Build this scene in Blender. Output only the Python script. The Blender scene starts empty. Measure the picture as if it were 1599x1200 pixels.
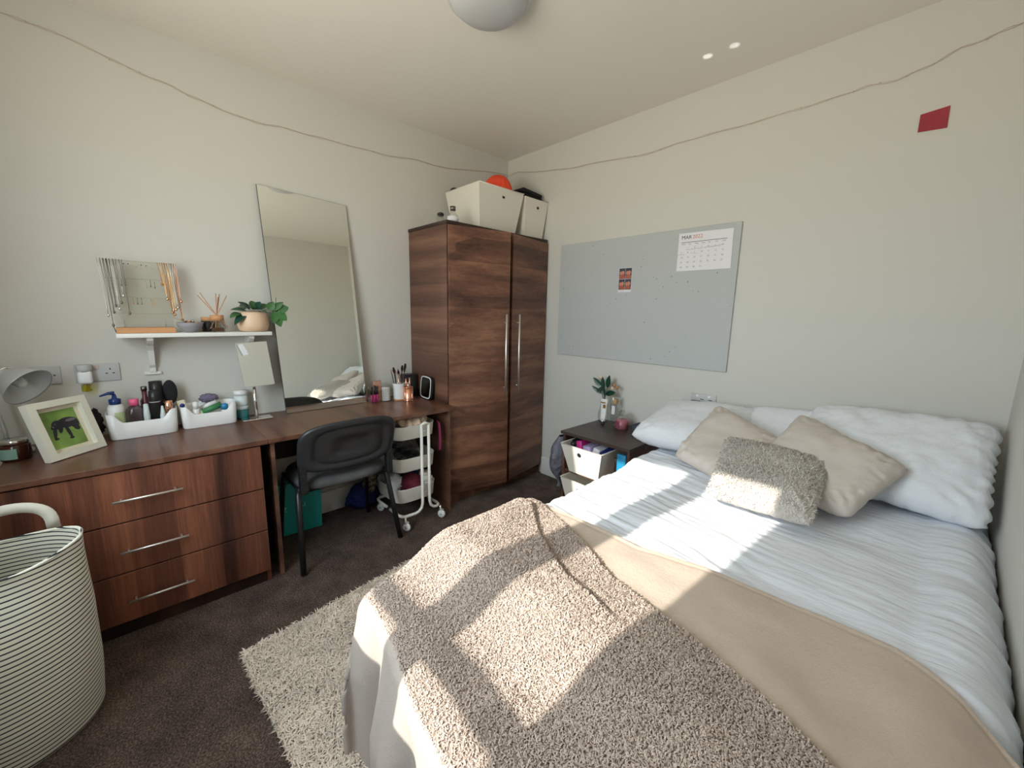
import bpy, bmesh, math, random
from mathutils import Vector, Matrix, noise
S = bpy.context.scene
COL = S.collection
PI = math.pi
sin, cos = math.sin, math.cos

# ------------------------------------------------------------------ camera
cam = bpy.data.cameras.new('camera'); co = bpy.data.objects.new('camera', cam); COL.objects.link(co)
_r = Vector((0.68810879, 0.72534638, 0.01946588)); _u = Vector((-0.13790719, 0.10439517, 0.98492805)); _f = Vector((-0.71238185, 0.68042213, -0.17186572))
CAM = Vector((2.74738, -2.52909, 1.36828))
co.matrix_world = Matrix(((_r.x, _u.x, -_f.x, CAM.x), (_r.y, _u.y, -_f.y, CAM.y), (_r.z, _u.z, -_f.z, CAM.z), (0, 0, 0, 1)))
cam.sensor_width = 36; cam.lens = 634.683 / 1599 * 36; cam.clip_start = 0.02
S.camera = co
# ------------------------------------------------------------------ sky, sun, exposure
W = bpy.data.worlds.new('sky'); S.world = W; W.use_nodes = True
nt = W.node_tree; bg = nt.nodes['Background']
tc = nt.nodes.new('ShaderNodeTexCoord'); sx = nt.nodes.new('ShaderNodeSeparateXYZ'); rp = nt.nodes.new('ShaderNodeValToRGB')
mp = nt.nodes.new('ShaderNodeMapRange'); mp.inputs['From Min'].default_value = -1; mp.inputs['From Max'].default_value = 1
nt.links.new(tc.outputs['Generated'], sx.inputs[0]); nt.links.new(sx.outputs['Z'], mp.inputs['Value']); nt.links.new(mp.outputs[0], rp.inputs[0]); nt.links.new(rp.outputs[0], bg.inputs[0])
rp.color_ramp.elements[0].position = 0.46; rp.color_ramp.elements[0].color = (.86, .82, .72, 1)
rp.color_ramp.elements[1].position = 0.54; rp.color_ramp.elements[1].color = (.80, .91, 1.0, 1)
bg.inputs[1].default_value = 9.0
sun = bpy.data.lights.new('sun', 'SUN'); so = bpy.data.objects.new('sun', sun); COL.objects.link(so)
sun.energy = 4.9; sun.color = (1, .93, .84); sun.angle = math.radians(0.6)
so.location = (1.2, -6, 5); so.rotation_euler = Vector((.085, 1, -.625)).to_track_quat('-Z', 'Y').to_euler()
pl_ = bpy.data.lights.new('window_portal', 'AREA'); pl_.shape = 'RECTANGLE'; pl_.size = 1.32; pl_.size_y = 1.34
po = bpy.data.objects.new('window_portal', pl_); COL.objects.link(po); po.location = (1.60, -3.24, 1.66); po.rotation_euler = (PI / 2, 0, 0)
po.rotation_euler = Vector((0, 1, 0)).to_track_quat('-Z', 'Z').to_euler()
pl_.cycles.is_portal = True
# two added spot lamps by the bed stand in for sun glints on the ceiling
for k_, (tx, ty, en) in enumerate(((1.757, -.288, 60), (1.879, -.284, 50))):
    l_ = bpy.data.lights.new('glint_standin_spot', 'SPOT'); l_.energy = en; l_.spot_size = math.radians(1.5); l_.spot_blend = .6; l_.shadow_soft_size = .004
    g_ = bpy.data.objects.new('glint_standin_spot', l_); COL.objects.link(g_); g_.location = (1.326, -.150 - .02 * k_, .76)
    g_.rotation_euler = (Vector((tx, ty, 2.64)) - Vector(g_.location)).to_track_quat('-Z', 'Y').to_euler()
S.view_settings.view_transform = 'Standard'; S.view_settings.look = 'None'; S.view_settings.gamma = 1
S.view_settings.use_curve_mapping = False; S.view_settings.exposure = 0.68
S.cycles.max_bounces = 12; S.cycles.diffuse_bounces = 8; S.cycles.transparent_max_bounces = 16
S.cycles.sample_clamp_indirect = 6

# ------------------------------------------------------------------ materials
def nmat(name):
    m = bpy.data.materials.new(name); m.use_nodes = True
    return m, m.node_tree, m.node_tree.nodes['Principled BSDF']
def coords(nt, scale=(1, 1, 1), kind='Object', rot=(0, 0, 0)):
    t = nt.nodes.new('ShaderNodeTexCoord'); m = nt.nodes.new('ShaderNodeMapping')
    m.inputs['Scale'].default_value = scale; m.inputs['Rotation'].default_value = rot
    nt.links.new(t.outputs[kind], m.inputs[0]); return m.outputs[0]
def noise_n(nt, vec, scale, detail=3, rough=.5, dist=0):
    n = nt.nodes.new('ShaderNodeTexNoise'); n.inputs['Scale'].default_value = scale
    n.inputs['Detail'].default_value = detail; n.inputs['Roughness'].default_value = rough; n.inputs['Distortion'].default_value = dist
    nt.links.new(vec, n.inputs['Vector']); return n.outputs['Fac']
def ramp(nt, fac, stops):
    r = nt.nodes.new('ShaderNodeValToRGB'); nt.links.new(fac, r.inputs[0])
    e = r.color_ramp.elements
    while len(e) < len(stops): e.new(.5)
    for el, (p, c) in zip(e, stops): el.position = p; el.color = (*c, 1)
    return r.outputs[0]
def bump(nt, b, fac, strength, dist):
    n = nt.nodes.new('ShaderNodeBump'); n.inputs['Strength'].default_value = strength; n.inputs['Distance'].default_value = dist
    nt.links.new(fac, n.inputs['Height'])
    if b.inputs['Normal'].links: nt.links.new(b.inputs['Normal'].links[0].from_socket, n.inputs['Normal'])
    nt.links.new(n.outputs[0], b.inputs['Normal'])
def plain(name, c, rough=.5, metal=0, bmp=None, var=0, **kw):
    m, nt, b = nmat(name)
    b.inputs['Base Color'].default_value = (*c, 1); b.inputs['Roughness'].default_value = rough; b.inputs['Metallic'].default_value = metal
    for k, v in kw.items(): b.inputs[k.replace('_', ' ')].default_value = v
    if bmp or var:
        v = coords(nt)
        f = noise_n(nt, v, bmp[0] if bmp else 12, 4)
        if bmp: bump(nt, b, f, bmp[1], bmp[2])
        if var:
            g = noise_n(nt, v, 6, 4)
            nt.links.new(ramp(nt, g, [(.3, tuple(x * (1 - var) for x in c)), (.7, tuple(min(1, x * (1 + var)) for x in c))]), b.inputs['Base Color'])
    return m
def wood(name, along, across, dark, mid, light, rough=.42, seed=0):
    m, nt, b = nmat(name)
    s = [1, 1, 1]; s[along] = .045
    v = coords(nt, tuple(s)); vm = nt.nodes.new('ShaderNodeVectorMath'); vm.operation = 'ADD'; vm.inputs[1].default_value = (seed, seed * 1.7, seed * .6)
    nt.links.new(v, vm.inputs[0]); v = vm.outputs[0]
    broad = noise_n(nt, v, 9, 2.5, .5, .15); fine = noise_n(nt, v, 75, 5, .7, .05)
    s2 = [1, 1, 1]; s2[along] = .03
    v2 = coords(nt, tuple(s2)); pores = noise_n(nt, v2, 330, 2, .6)
    sn = nt.nodes.new('ShaderNodeVectorMath'); sn.operation = 'SNAP'; st = [50, 50, 50]; st[across] = .075
    sn.inputs[1].default_value = st; ad = nt.nodes.new('ShaderNodeVectorMath'); ad.operation = 'MULTIPLY_ADD'
    dn_ = nt.nodes.new('ShaderNodeTexNoise'); dn_.inputs['Scale'].default_value = 3.0; nt.links.new(v, dn_.inputs['Vector'])
    nt.links.new(dn_.outputs['Color'], ad.inputs[0]); ad.inputs[1].default_value = (.05, .05, .05); nt.links.new(v, ad.inputs[2])
    nt.links.new(ad.outputs[0], sn.inputs[0]); wn = nt.nodes.new('ShaderNodeTexWhiteNoise'); nt.links.new(sn.outputs[0], wn.inputs['Vector'])
    bb = nt.nodes.new('ShaderNodeMath'); bb.operation = 'MULTIPLY_ADD'; nt.links.new(wn.outputs['Value'], bb.inputs[0]); bb.inputs[1].default_value = .20; nt.links.new(broad, bb.inputs[2])
    mx = nt.nodes.new('ShaderNodeMath'); mx.operation = 'MULTIPLY_ADD'; nt.links.new(fine, mx.inputs[0]); mx.inputs[1].default_value = .42
    nt.links.new(bb.outputs[0], mx.inputs[2])
    ma = nt.nodes.new('ShaderNodeMath'); ma.operation = 'MULTIPLY_ADD'; nt.links.new(pores, ma.inputs[0]); ma.inputs[1].default_value = .22; nt.links.new(mx.outputs[0], ma.inputs[2])
    mu = nt.nodes.new('ShaderNodeMath'); mu.operation = 'MULTIPLY'; nt.links.new(ma.outputs[0], mu.inputs[0]); mu.inputs[1].default_value = .76
    nt.links.new(ramp(nt, mu.outputs[0], [(.50, dark), (.70, mid), (.90, light)]), b.inputs['Base Color'])
    b.inputs['Roughness'].default_value = rough; bump(nt, b, pores, .12, .001)
    return m
WD, WM_, WL = (.050, .021, .014), (.150, .064, .038), (.30, .145, .082)
M = {}
M['wall'] = plain('wall_paint', (.60, .585, .54), .9, bmp=(140, .08, .002))
M['ceiling'] = plain('ceiling_paint', (.80, .76, .69), .95, bmp=(60, .06, .002))
M['white_trim'] = plain('white_gloss_paint', (.74, .73, .69), .4)
M['upvc'] = plain('white_window_plastic', (.80, .80, .80), .35)
M['wood_h'] = wood('walnut_grain_across', 1, 2, WD, WM_, WL)
M['wood_x'] = wood('walnut_grain_deep', 0, 2, WD, WM_, WL, seed=4)
M['wood_side'] = wood('walnut_side', 0, 2, (.046, .020, .014), (.120, .054, .034), (.22, .11, .066), seed=2)
M['wood_v'] = wood('walnut_grain_upright', 2, 1, (.040, .013, .009), (.150, .052, .030), (.34, .125, .066), seed=7)
M['wood_top'] = wood('walnut_desk_top', 0, 1, (.060, .024, .015), (.135, .055, .033), (.21, .100, .060), .33, seed=9)
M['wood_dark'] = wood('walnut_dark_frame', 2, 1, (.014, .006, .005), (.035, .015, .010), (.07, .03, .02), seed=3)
M['wood_ns'] = wood('dark_bedside_laminate', 0, 1, (.030, .020, .017), (.050, .033, .028), (.085, .055, .045), .35, seed=5)
M['gap_shade'] = plain('painted_gap_shade', (.006, .005, .005), .8)  # near-black colour painted in for the shade inside gaps and holes
M['steel'] = plain('brushed_steel', (.90, .89, .86), .42, 1)
M['chrome'] = plain('chrome', (.80, .80, .80), .12, 1)
M['mirror'] = plain('mirror_glass', (.90, .92, .87), .012, 1)
M['mirror_edge'] = plain('mirror_edge', (.05, .055, .05), .3)
M['white_plastic'] = plain('white_plastic', (.80, .80, .80), .32)
M['cream_plastic'] = plain('cream_plastic', (.72, .68, .60), .55, bmp=(8, .1, .01))
M['trolley'] = plain('cream_white_metal', (.82, .81, .75), .35)
M['black'] = plain('black_plastic', (.012, .012, .013), .38)
M['black_soft'] = plain('black_cloth', (.010, .010, .012), .9, bmp=(300, .4, .002))
M['chair_shell'] = plain('chair_black_shell', (.022, .023, .026), .42, bmp=(500, .15, .001))
M['chair_seat'] = plain('chair_charcoal_fabric', (.085, .085, .088), .95, bmp=(420, .7, .003), var=.35)
M['grey_plate'] = plain('grey_socket_plate', (.50, .50, .50), .45)
M['board'] = None
M['paper'] = plain('white_paper', (.74, .73, .76), .8)
M['ink'] = plain('dark_ink', (.05, .05, .06), .8)
M['ink_grey'] = plain('grey_ink', (.30, .29, .32), .8)
M['ink_orange'] = plain('orange_ink', (.70, .26, .12), .8)
M['ink_red'] = plain('red_ink', (.55, .22, .22), .8)
M['red_note'] = plain('dark_red_note', (.33, .030, .045), .75, bmp=(60, .5, .003), var=.25)
M['teal_bag'] = plain('teal_paper', (.02, .36, .34), .45, bmp=(9, .3, .01))
M['pale_print'] = plain('pale_print', (.35, .55, .52), .6)
M['bag_print'] = plain('silver_green_print', (.35, .70, .65), .5)
M['orange'] = plain('orange_knit', (.85, .075, .025), .85, bmp=(120, .5, .004))
M['dark_jar'] = plain('dark_glass', (.02, .018, .018), .15)
M['amber'] = plain('amber_glass', (.045, .012, .006), .12)
M['teal_label'] = plain('pale_teal_label', (.24, .42, .36), .7)
M['gold'] = plain('gold_metal', (.80, .50, .22), .3, 1)
M['silver'] = plain('silver_metal', (.60, .58, .55), .3, 1)
M['bronze'] = plain('dark_silver_metal', (.22, .20, .18), .4, 1)
M['tan_chain'] = plain('tan_bead', (.45, .22, .10), .5, .3)
M['copper'] = plain('copper_metal', (.85, .42, .28), .28, 1)
M['light_wood'] = plain('light_wood', (.55, .27, .12), .6, bmp=(60, .2, .002))
M['reed'] = plain('reed_wood', (.52, .27, .15), .8)
M['pot'] = plain('peach_ceramic', (.72, .50, .34), .45)
M['bowl'] = plain('grey_stoneware', (.30, .28, .30), .5, bmp=(90, .3, .002), var=.2)
M['leaf'] = plain('leaf_green', (.035, .11, .030), .45, var=.5, bmp=(40, .3, .003))
M['leaf_dark'] = plain('dark_leaf', (.012, .055, .035), .35, var=.3)
M['leaf_var'] = plain('silvery_green_leaf', (.10, .18, .09), .45, var=.6)
M['stem'] = plain('plant_stem', (.06, .10, .03), .6)
M['soil'] = plain('soil', (.02, .012, .008), .95, bmp=(90, 1, .01))
M['cream_frame'] = plain('cream_white_frame', (.78, .76, .66), .4)
M['mount'] = plain('cream_mount', (.72, .66, .52), .8)
M['grass_print'] = plain('grass_print', (.22, .36, .08), .5, var=.5)
M['dog_print'] = plain('dark_dog_print', (.022, .020, .028), .5, var=.5)
M['lamp_grey'] = plain('silver_grey_enamel', (.52, .54, .54), .35, .3)
M['lamp_in'] = plain('lamp_inner_white', (.62, .66, .66), .5)
M['navy'] = plain('navy_plastic', (.012, .035, .16), .3)
M['pink'] = plain('pink_plastic', (.85, .12, .28), .35)
M['lotion'] = plain('white_lotion_bottle', (.78, .77, .76), .35)
M['label_green'] = plain('pale_green_label', (.45, .55, .30), .6)
M['label_pink'] = plain('pink_label', (.75, .28, .36), .6)
M['skin_liquid'] = plain('foundation', (.62, .36, .22), .3)
M['rose_gold'] = plain('rose_gold', (.90, .50, .36), .2, 1)
M['white_tube'] = plain('pale_tube', (.62, .70, .70), .4)
M['orange_p'] = plain('orange_label', (.75, .22, .05), .5)
M['blue_p'] = plain('blue_cap', (.03, .22, .45), .35)
M['green_p'] = plain('green_tube', (.05, .22, .08), .4)
M['purple_p'] = plain('grey_purple_scrunchie', (.17, .14, .22), .8, bmp=(60, .6, .01))
M['teal_jar'] = plain('teal_jar', (.03, .17, .18), .4)
M['nivea'] = plain('navy_logo', (.01, .03, .20), .5)
M['magenta'] = plain('magenta_pack', (.55, .03, .22), .4)
M['lilac'] = plain('lilac_pack', (.38, .32, .50), .5, var=.4)
M['royal'] = plain('royal_blue_cloth', (.006, .018, .13), .8, bmp=(40, .6, .01))
M['camo'] = None
M['maroon'] = plain('maroon_cloth', (.14, .012, .03), .85, bmp=(70, .7, .01))
M['pink_strap'] = plain('plum_strap', (.30, .03, .10), .7)
M['beige_cloth'] = plain('beige_gathered_cloth', (.66, .50, .37), .85, bmp=(50, .6, .01), var=.2)
M['bag_grey'] = plain('grey_nylon', (.15, .15, .19), .6, bmp=(25, .9, .02), var=.5)
M['wick_pink'] = plain('pink_wax', (.55, .17, .22), .4, Subsurface_Weight=0.2)
M['cork'] = plain('cork', (.55, .32, .17), .85, bmp=(200, .4, .002))
M['cyan'] = plain('cyan_pack', (.015, .22, .40), .4)
M['copper_wire'] = plain('copper_wire', (.55, .38, .28), .45, .6)
M['bulb'] = plain('clear_bead', (.55, .50, .42), .2)
M['lens'] = plain('lamp_diffuser', (.52, .52, .53), .35)
M['lens_rim'] = plain('lamp_rim', (.62, .62, .62), .4)
def glassy(name, tint=(1, 1, 1), mixf=.14, rough=.03):
    m = bpy.data.materials.new(name); m.use_nodes = True; nt = m.node_tree
    for n in list(nt.nodes): nt.nodes.remove(n)
    o = nt.nodes.new('ShaderNodeOutputMaterial'); t = nt.nodes.new('ShaderNodeBsdfTransparent'); g = nt.nodes.new('ShaderNodeBsdfGlossy')
    t.inputs[0].default_value = (*tint, 1); g.inputs['Roughness'].default_value = rough; g.inputs['Color'].default_value = (.9, .9, .9, 1)
    f = nt.nodes.new('ShaderNodeLayerWeight'); f.inputs['Blend'].default_value = mixf
    x = nt.nodes.new('ShaderNodeMixShader'); nt.links.new(f.outputs['Facing'], x.inputs[0]); nt.links.new(t.outputs[0], x.inputs[1]); nt.links.new(g.outputs[0], x.inputs[2])
    nt.links.new(x.outputs[0], o.inputs[0]); return m
M['glass'] = glassy('clear_glass', (.90, .93, .92), .22)
M['pane'] = glassy('window_glass', (.97, .98, .97), .05)
M['acrylic'] = glassy('clear_acrylic', (.95, .95, .93), .12)
M['liquid'] = glassy('yellow_oil', (.85, .80, .25), .2)
M['micellar'] = glassy('smoky_clear_bottle', (.55, .50, .52), .25)
M['poly'] = glassy('clear_bag', (.45, .47, .5), .3, .15)
def carpet():
    m, nt, b = nmat('dark_brown_carpet'); v = coords(nt)
    f = noise_n(nt, v, 150, 3, .85); g = noise_n(nt, v, 7, 5, .7)
    mx = nt.nodes.new('ShaderNodeMath'); mx.operation = 'MULTIPLY_ADD'; nt.links.new(g, mx.inputs[0]); mx.inputs[1].default_value = .35; nt.links.new(f, mx.inputs[2])
    nt.links.new(ramp(nt, mx.outputs[0], [(.50, (.014, .008, .006)), (.67, (.078, .051, .040)), (.86, (.26, .18, .145))]), b.inputs['Base Color'])
    b.inputs['Roughness'].default_value = 1; bump(nt, b, f, 1.0, .006); return m
M['carpet'] = carpet()
def board():
    m, nt, b = nmat('grey_pinboard_felt'); v = coords(nt)
    w = nt.nodes.new('ShaderNodeTexVoronoi'); w.inputs['Scale'].default_value = 24; nt.links.new(v, w.inputs['Vector']); w.inputs['Randomness'].default_value = 1
    pin = ramp(nt, w.outputs['Distance'], [(.06, (.30, .32, .33)), (.11, (1, 1, 1))])
    k = noise_n(nt, v, 5, 2); msk = ramp(nt, k, [(.53, (1, 1, 1)), (.57, (0, 0, 0))])
    s = noise_n(nt, v, 180, 3); base = ramp(nt, s, [(.2, (.43, .445, .44)), (.8, (.49, .505, .50))])
    a = nt.nodes.new('ShaderNodeMix'); a.data_type = 'RGBA'; a.blend_type = 'LIGHTEN'; a.inputs[0].default_value = 1
    nt.links.new(pin, a.inputs[6]); nt.links.new(msk, a.inputs[7])
    c = nt.nodes.new('ShaderNodeMix'); c.data_type = 'RGBA'; c.blend_type = 'MULTIPLY'; c.inputs[0].default_value = 1
    nt.links.new(base, c.inputs[6]); nt.links.new(a.outputs[2], c.inputs[7]); nt.links.new(c.outputs[2], b.inputs['Base Color'])
    b.inputs['Roughness'].default_value = .95; bump(nt, b, s, .3, .002); return m
M['board'] = board()
def cloth(name, c, var, fine, fs, fd, rough=.95, stretch=(1, 1, 1), sheen=.0, mid=None):
    m, nt, b = nmat(name); v = coords(nt, stretch); f = noise_n(nt, v, fine, 4, .6)
    g = noise_n(nt, coords(nt), 5, 4)
    mx = nt.nodes.new('ShaderNodeMath'); mx.operation = 'MULTIPLY_ADD'; nt.links.new(f, mx.inputs[0]); mx.inputs[1].default_value = .6; nt.links.new(g, mx.inputs[2])
    nt.links.new(ramp(nt, mx.outputs[0], [(.5, tuple(x * (1 - var) for x in c)), (1.05, tuple(min(1, x * (1 + var)) for x in c))]), b.inputs['Base Color'])
    b.inputs['Roughness'].default_value = rough; b.inputs['Sheen Weight'].default_value = sheen
    if mid: bump(nt, b, noise_n(nt, coords(nt, mid[3]), mid[0], 3, .6), mid[1], mid[2])
    bump(nt, b, f, fs, fd); return m
M['duvet'] = cloth('white_crinkle_cotton', (.70, .735, .80), .03, 60, .5, .004, stretch=(.35, 1, 1), mid=(22, .5, .012, (.22, 1, 1)))
M['pillow_w'] = cloth('white_seersucker', (.70, .72, .755), .03, 45, .45, .005, mid=(30, .5, .008, (1, .5, .5)))
M['cush'] = cloth('taupe_cushion_cotton', (.56, .50, .45), .07, 220, .3, .001, mid=(9, .35, .012, (1, 1, 1)))
M['fur'] = cloth('fur_cushion_pile', (.58, .54, .50), .12, 260, .8, .005)
M['fur_tip'] = plain('fur_fibres', (.62, .575, .53), 1.0, var=.15)
M['fleece'] = cloth('beige_fleece', (.52, .42, .345), .08, 260, .55, .003, sheen=.1, mid=(16, .35, .008, (1, 1, 1)))
M['fleece_back'] = cloth('pale_plush_fleece', (.46, .395, .35), .06, 260, .5, .003, sheen=.1, mid=(16, .3, .008, (1, 1, 1)))
M['sherpa'] = cloth('sherpa_base', (.42, .335, .285), .12, 150, 1, .012)
M['sherpa_tuft'] = plain('sherpa_curls', (.53, .430, .370), 1.0, var=.1)
M['rug_base'] = plain('rug_backing', (.40, .37, .31), 1)
M['rug_pile'] = plain('rug_pile', (.76, .655, .555), 1.0, var=.14)
def basket_mat():
    m, nt, b = nmat('cream_rope_with_black_stripes'); v = coords(nt)
    s = nt.nodes.new('ShaderNodeSeparateXYZ'); nt.links.new(v, s.inputs[0])
    n = noise_n(nt, v, 5, 2)
    a = nt.nodes.new('ShaderNodeMath'); a.operation = 'MULTIPLY_ADD'; nt.links.new(n, a.inputs[0]); a.inputs[1].default_value = .006; nt.links.new(s.outputs['Z'], a.inputs[2])
    d = nt.nodes.new('ShaderNodeMath'); d.operation = 'DIVIDE'; nt.links.new(a.outputs[0], d.inputs[0]); d.inputs[1].default_value = .0155
    fr = nt.nodes.new('ShaderNodeMath'); fr.operation = 'FRACT'; nt.links.new(d.outputs[0], fr.inputs[0])
    nt.links.new(ramp(nt, fr.outputs[0], [(.0, (.88, .87, .76)), (.70, (.88, .87, .76)), (.74, (.018, .020, .03)), (.97, (.018, .020, .03)), (1.0, (.88, .87, .76))]), b.inputs['Base Color'])
    b.inputs['Roughness'].default_value = .9
    w = nt.nodes.new('ShaderNodeMath'); w.operation = 'PINGPONG'; w.inputs[1].default_value = .5; nt.links.new(fr.outputs[0], w.inputs[0])
    bump(nt, b, w.outputs[0], .15, .004); return m
M['basket'] = basket_mat()
M['basket_in'] = plain('basket_lining', (.60, .60, .66), .9)
M['handle_cream'] = plain('cream_webbing', (.84, .82, .73), .85)
def camo():
    m, nt, b = nmat('olive_camouflage'); v = coords(nt); n = noise_n(nt, v, 22, 3)
    nt.links.new(ramp(nt, n, [(.42, (.05, .05, .03)), (.46, (.30, .28, .20)), (.58, (.34, .32, .25)), (.60, (.12, .09, .06))]), b.inputs['Base Color'])
    b.inputs['Roughness'].default_value = .9; return m
M['camo'] = camo()

# ------------------------------------------------------------------ geometry helpers
class G:
    def __init__(s): s.v = []; s.f = []; s.sm = []
    def add(s, v, f, smooth=False):
        o = len(s.v); s.v += [tuple(p) for p in v]; s.f += [tuple(i + o for i in q) for q in f]; s.sm += [smooth] * len(f); return s
    def join(s, *o):
        for g in o:
            b = len(s.v); s.v += g.v; s.f += [tuple(i + b for i in q) for q in g.f]; s.sm += g.sm
        return s
    def xf(s, mat): s.v = [tuple(mat @ Vector(p)) for p in s.v]; return s
    def rot(s, c, axis, a):
        return s.xf(Matrix.Translation(c) @ Matrix.Rotation(a, 4, axis) @ Matrix.Translation(-Vector(c)))
    def move(s, d): return s.xf(Matrix.Translation(d))
def box(x0, x1, y0, y1, z0, z1, bev=0, seg=2):
    g = G()
    if bev <= 0:
        v = [(x, y, z) for x in (x0, x1) for y in (y0, y1) for z in (z0, z1)]
        return g.add(v, [(0, 1, 3, 2), (4, 6, 7, 5), (0, 4, 5, 1), (2, 3, 7, 6), (0, 2, 6, 4), (1, 5, 7, 3)])
    bm = bmesh.new(); bmesh.ops.create_cube(bm, size=1)
    for v in bm.verts: v.co = ((x0 + x1) / 2 + v.co.x * (x1 - x0), (y0 + y1) / 2 + v.co.y * (y1 - y0), (z0 + z1) / 2 + v.co.z * (z1 - z0))
    bmesh.ops.bevel(bm, geom=bm.edges[:] + bm.verts[:], offset=bev, segments=seg, affect='EDGES', profile=.5)
    bm.verts.index_update(); g.add([v.co[:] for v in bm.verts], [[v.index for v in f.verts] for f in bm.faces], seg > 1); bm.free(); return g
def lathe(cx, cy, prof, n=24, ex=1, ey=1, z=0):
    g = G(); v = []; f = []; m = len(prof)
    for i in range(n):
        a = 2 * PI * i / n
        for r, h in prof: v.append((cx + r * ex * cos(a), cy + r * ey * sin(a), z + h))
    for i in range(n):
        j = (i + 1) % n
        for k in range(m - 1): f.append((i * m + k, j * m + k, j * m + k + 1, i * m + k + 1))
    g.add(v, f, True)
    for k, rev in ((0, True), (m - 1, False)):
        if prof[k][0] > 1e-5:
            ids = [i * m + k for i in range(n)]
            g.f.append(tuple(reversed(ids)) if rev else tuple(ids)); g.sm.append(False)
    return g
def tube(pts, r, n=8, closed=False, cap=True):
    P = [Vector(p) for p in pts]; m = len(P); g = G(); v = []; f = []
    rr = r if isinstance(r, (list, tuple)) else [r] * m
    prev = None
    for i in range(m):
        if closed: t = P[(i + 1) % m] - P[i - 1]
        else: t = P[min(i + 1, m - 1)] - P[max(i - 1, 0)]
        t.normalize()
        if prev is None: a = Vector((0, 0, 1)) if abs(t.z) < .9 else Vector((1, 0, 0)); u = t.cross(a).normalized()
        else: u = (prev - t * prev.dot(t)).normalized()
        prev = u; w = t.cross(u)
        for k in range(n):
            q = 2 * PI * k / n; v.append(P[i] + (u * cos(q) + w * sin(q)) * rr[i])
    for i in range(m if closed else m - 1):
        j = (i + 1) % m
        for k in range(n): f.append((i * n + k, i * n + (k + 1) % n, j * n + (k + 1) % n, j * n + k))
    g.add(v, f, True)
    if not closed and cap: g.f += [tuple(reversed(range(n))), tuple(range((m - 1) * n, m * n))]; g.sm += [False, False]
    return g
def prism(pts, d):
    """closed 3-D outline pts extruded by vector d"""
    n = len(pts); d = Vector(d); g = G()
    v = [Vector(p) for p in pts] + [Vector(p) + d for p in pts]
    return g.add(v, [tuple(range(n))[::-1], tuple(range(n, 2 * n))] + [(i, (i + 1) % n, n + (i + 1) % n, n + i) for i in range(n)])
def grid(fn, nu, nv, smooth=True, wrap=False):
    g = G(); v = [fn(i / nu, j / nv) for i in range(nu + (0 if wrap else 1)) for j in range(nv + 1)]; w = nv + 1; f = []
    for i in range(nu):
        a, b = i * w, ((i + 1) % nu if wrap else i + 1) * w
        for j in range(nv): f.append((a + j, b + j, b + j + 1, a + j + 1))
    return g.add(v, f, smooth)
def ell(c, rx, ry, rz, nu=16, nv=10, nz=0, sc=8):
    c = Vector(c)
    def fn(s, t):
        a, b = 2 * PI * s, PI * (t * .998 + .001)
        d = Vector((cos(a) * sin(b), sin(a) * sin(b), -cos(b)))
        k = 1 + (nz * noise.noise(d * sc + c * 7) if nz else 0)
        return (c.x + d.x * rx * k, c.y + d.y * ry * k, c.z + d.z * rz * k)
    return grid(fn, nu, nv, wrap=True)
def smooth(t): t = max(0, min(1, t)); return t * t * (3 - 2 * t)

def wloc(o):
    p = Vector((0, 0, 0))
    while o: p += o.location; o = o.parent
    return p
def mk(name, g, mat, parent=None, origin=None, fix=True):
    me = bpy.data.meshes.new(name)
    o = bpy.data.objects.new(name, me)
    if parent is not None: base = wloc(parent)
    else: base = Vector(origin) if origin is not None else Vector((0, 0, 0))
    me.from_pydata([(x - base.x, y - base.y, z - base.z) for x, y, z in g.v], [], g.f)
    me.polygons.foreach_set('use_smooth', g.sm)
    if fix:
        bm = bmesh.new(); bm.from_mesh(me); bmesh.ops.recalc_face_normals(bm, faces=bm.faces); bm.to_mesh(bm and me); bm.free()
    me.materials.append(M[mat] if isinstance(mat, str) else mat); me.update()
    COL.objects.link(o)
    if parent is not None: o.parent = parent
    else: o.location = base
    return o
def tag(o, label, cat, group=None):
    o['label'] = label; o['category'] = cat
    if group: o['group'] = group
    return o
def thing(name, label, cat, loc, group=None):
    o = bpy.data.objects.new(name, None); o.empty_display_size = .05; COL.objects.link(o); o.location = loc
    return tag(o, label, cat, group)
def solo(name, g, mat, label, cat, group=None):
    xs = [p[0] for p in g.v]; ys = [p[1] for p in g.v]; zs = [p[2] for p in g.v]
    return tag(mk(name, g, mat, None, ((min(xs) + max(xs)) / 2, (min(ys) + max(ys)) / 2, min(zs))), label, cat, group)
def struct(name, g, mat, parent=None):
    o = mk(name, g, mat, parent)
    if parent is None: o['kind'] = 'structure'
    return o
def solidify(o, t, off=-1):
    m = o.modifiers.new('thickness', 'SOLIDIFY'); m.thickness = t; m.offset = off; return o
def text(name, s, size, mat, parent, origin, ux, uy, extr=.0004):
    """flat print: lettering lying in the plane ux, uy at origin"""
    c = bpy.data.curves.new(name, 'FONT'); c.body = s; c.size = size; c.extrude = extr
    t = bpy.data.objects.new('tmp', c); COL.objects.link(t)
    me = bpy.data.meshes.new_from_object(t.evaluated_get(bpy.context.evaluated_depsgraph_get()))
    COL.objects.unlink(t); bpy.data.objects.remove(t); bpy.data.curves.remove(c)
    ux = Vector(ux).normalized(); uy = Vector(uy).normalized(); uz = ux.cross(uy); o0 = Vector(origin)
    g = G(); g.add([o0 + ux * v.co.x + uy * v.co.y + uz * v.co.z for v in me.vertices], [tuple(p.vertices) for p in me.polygons])
    bpy.data.meshes.remove(me)
    return mk(name, g, mat, parent, fix=False)

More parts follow.
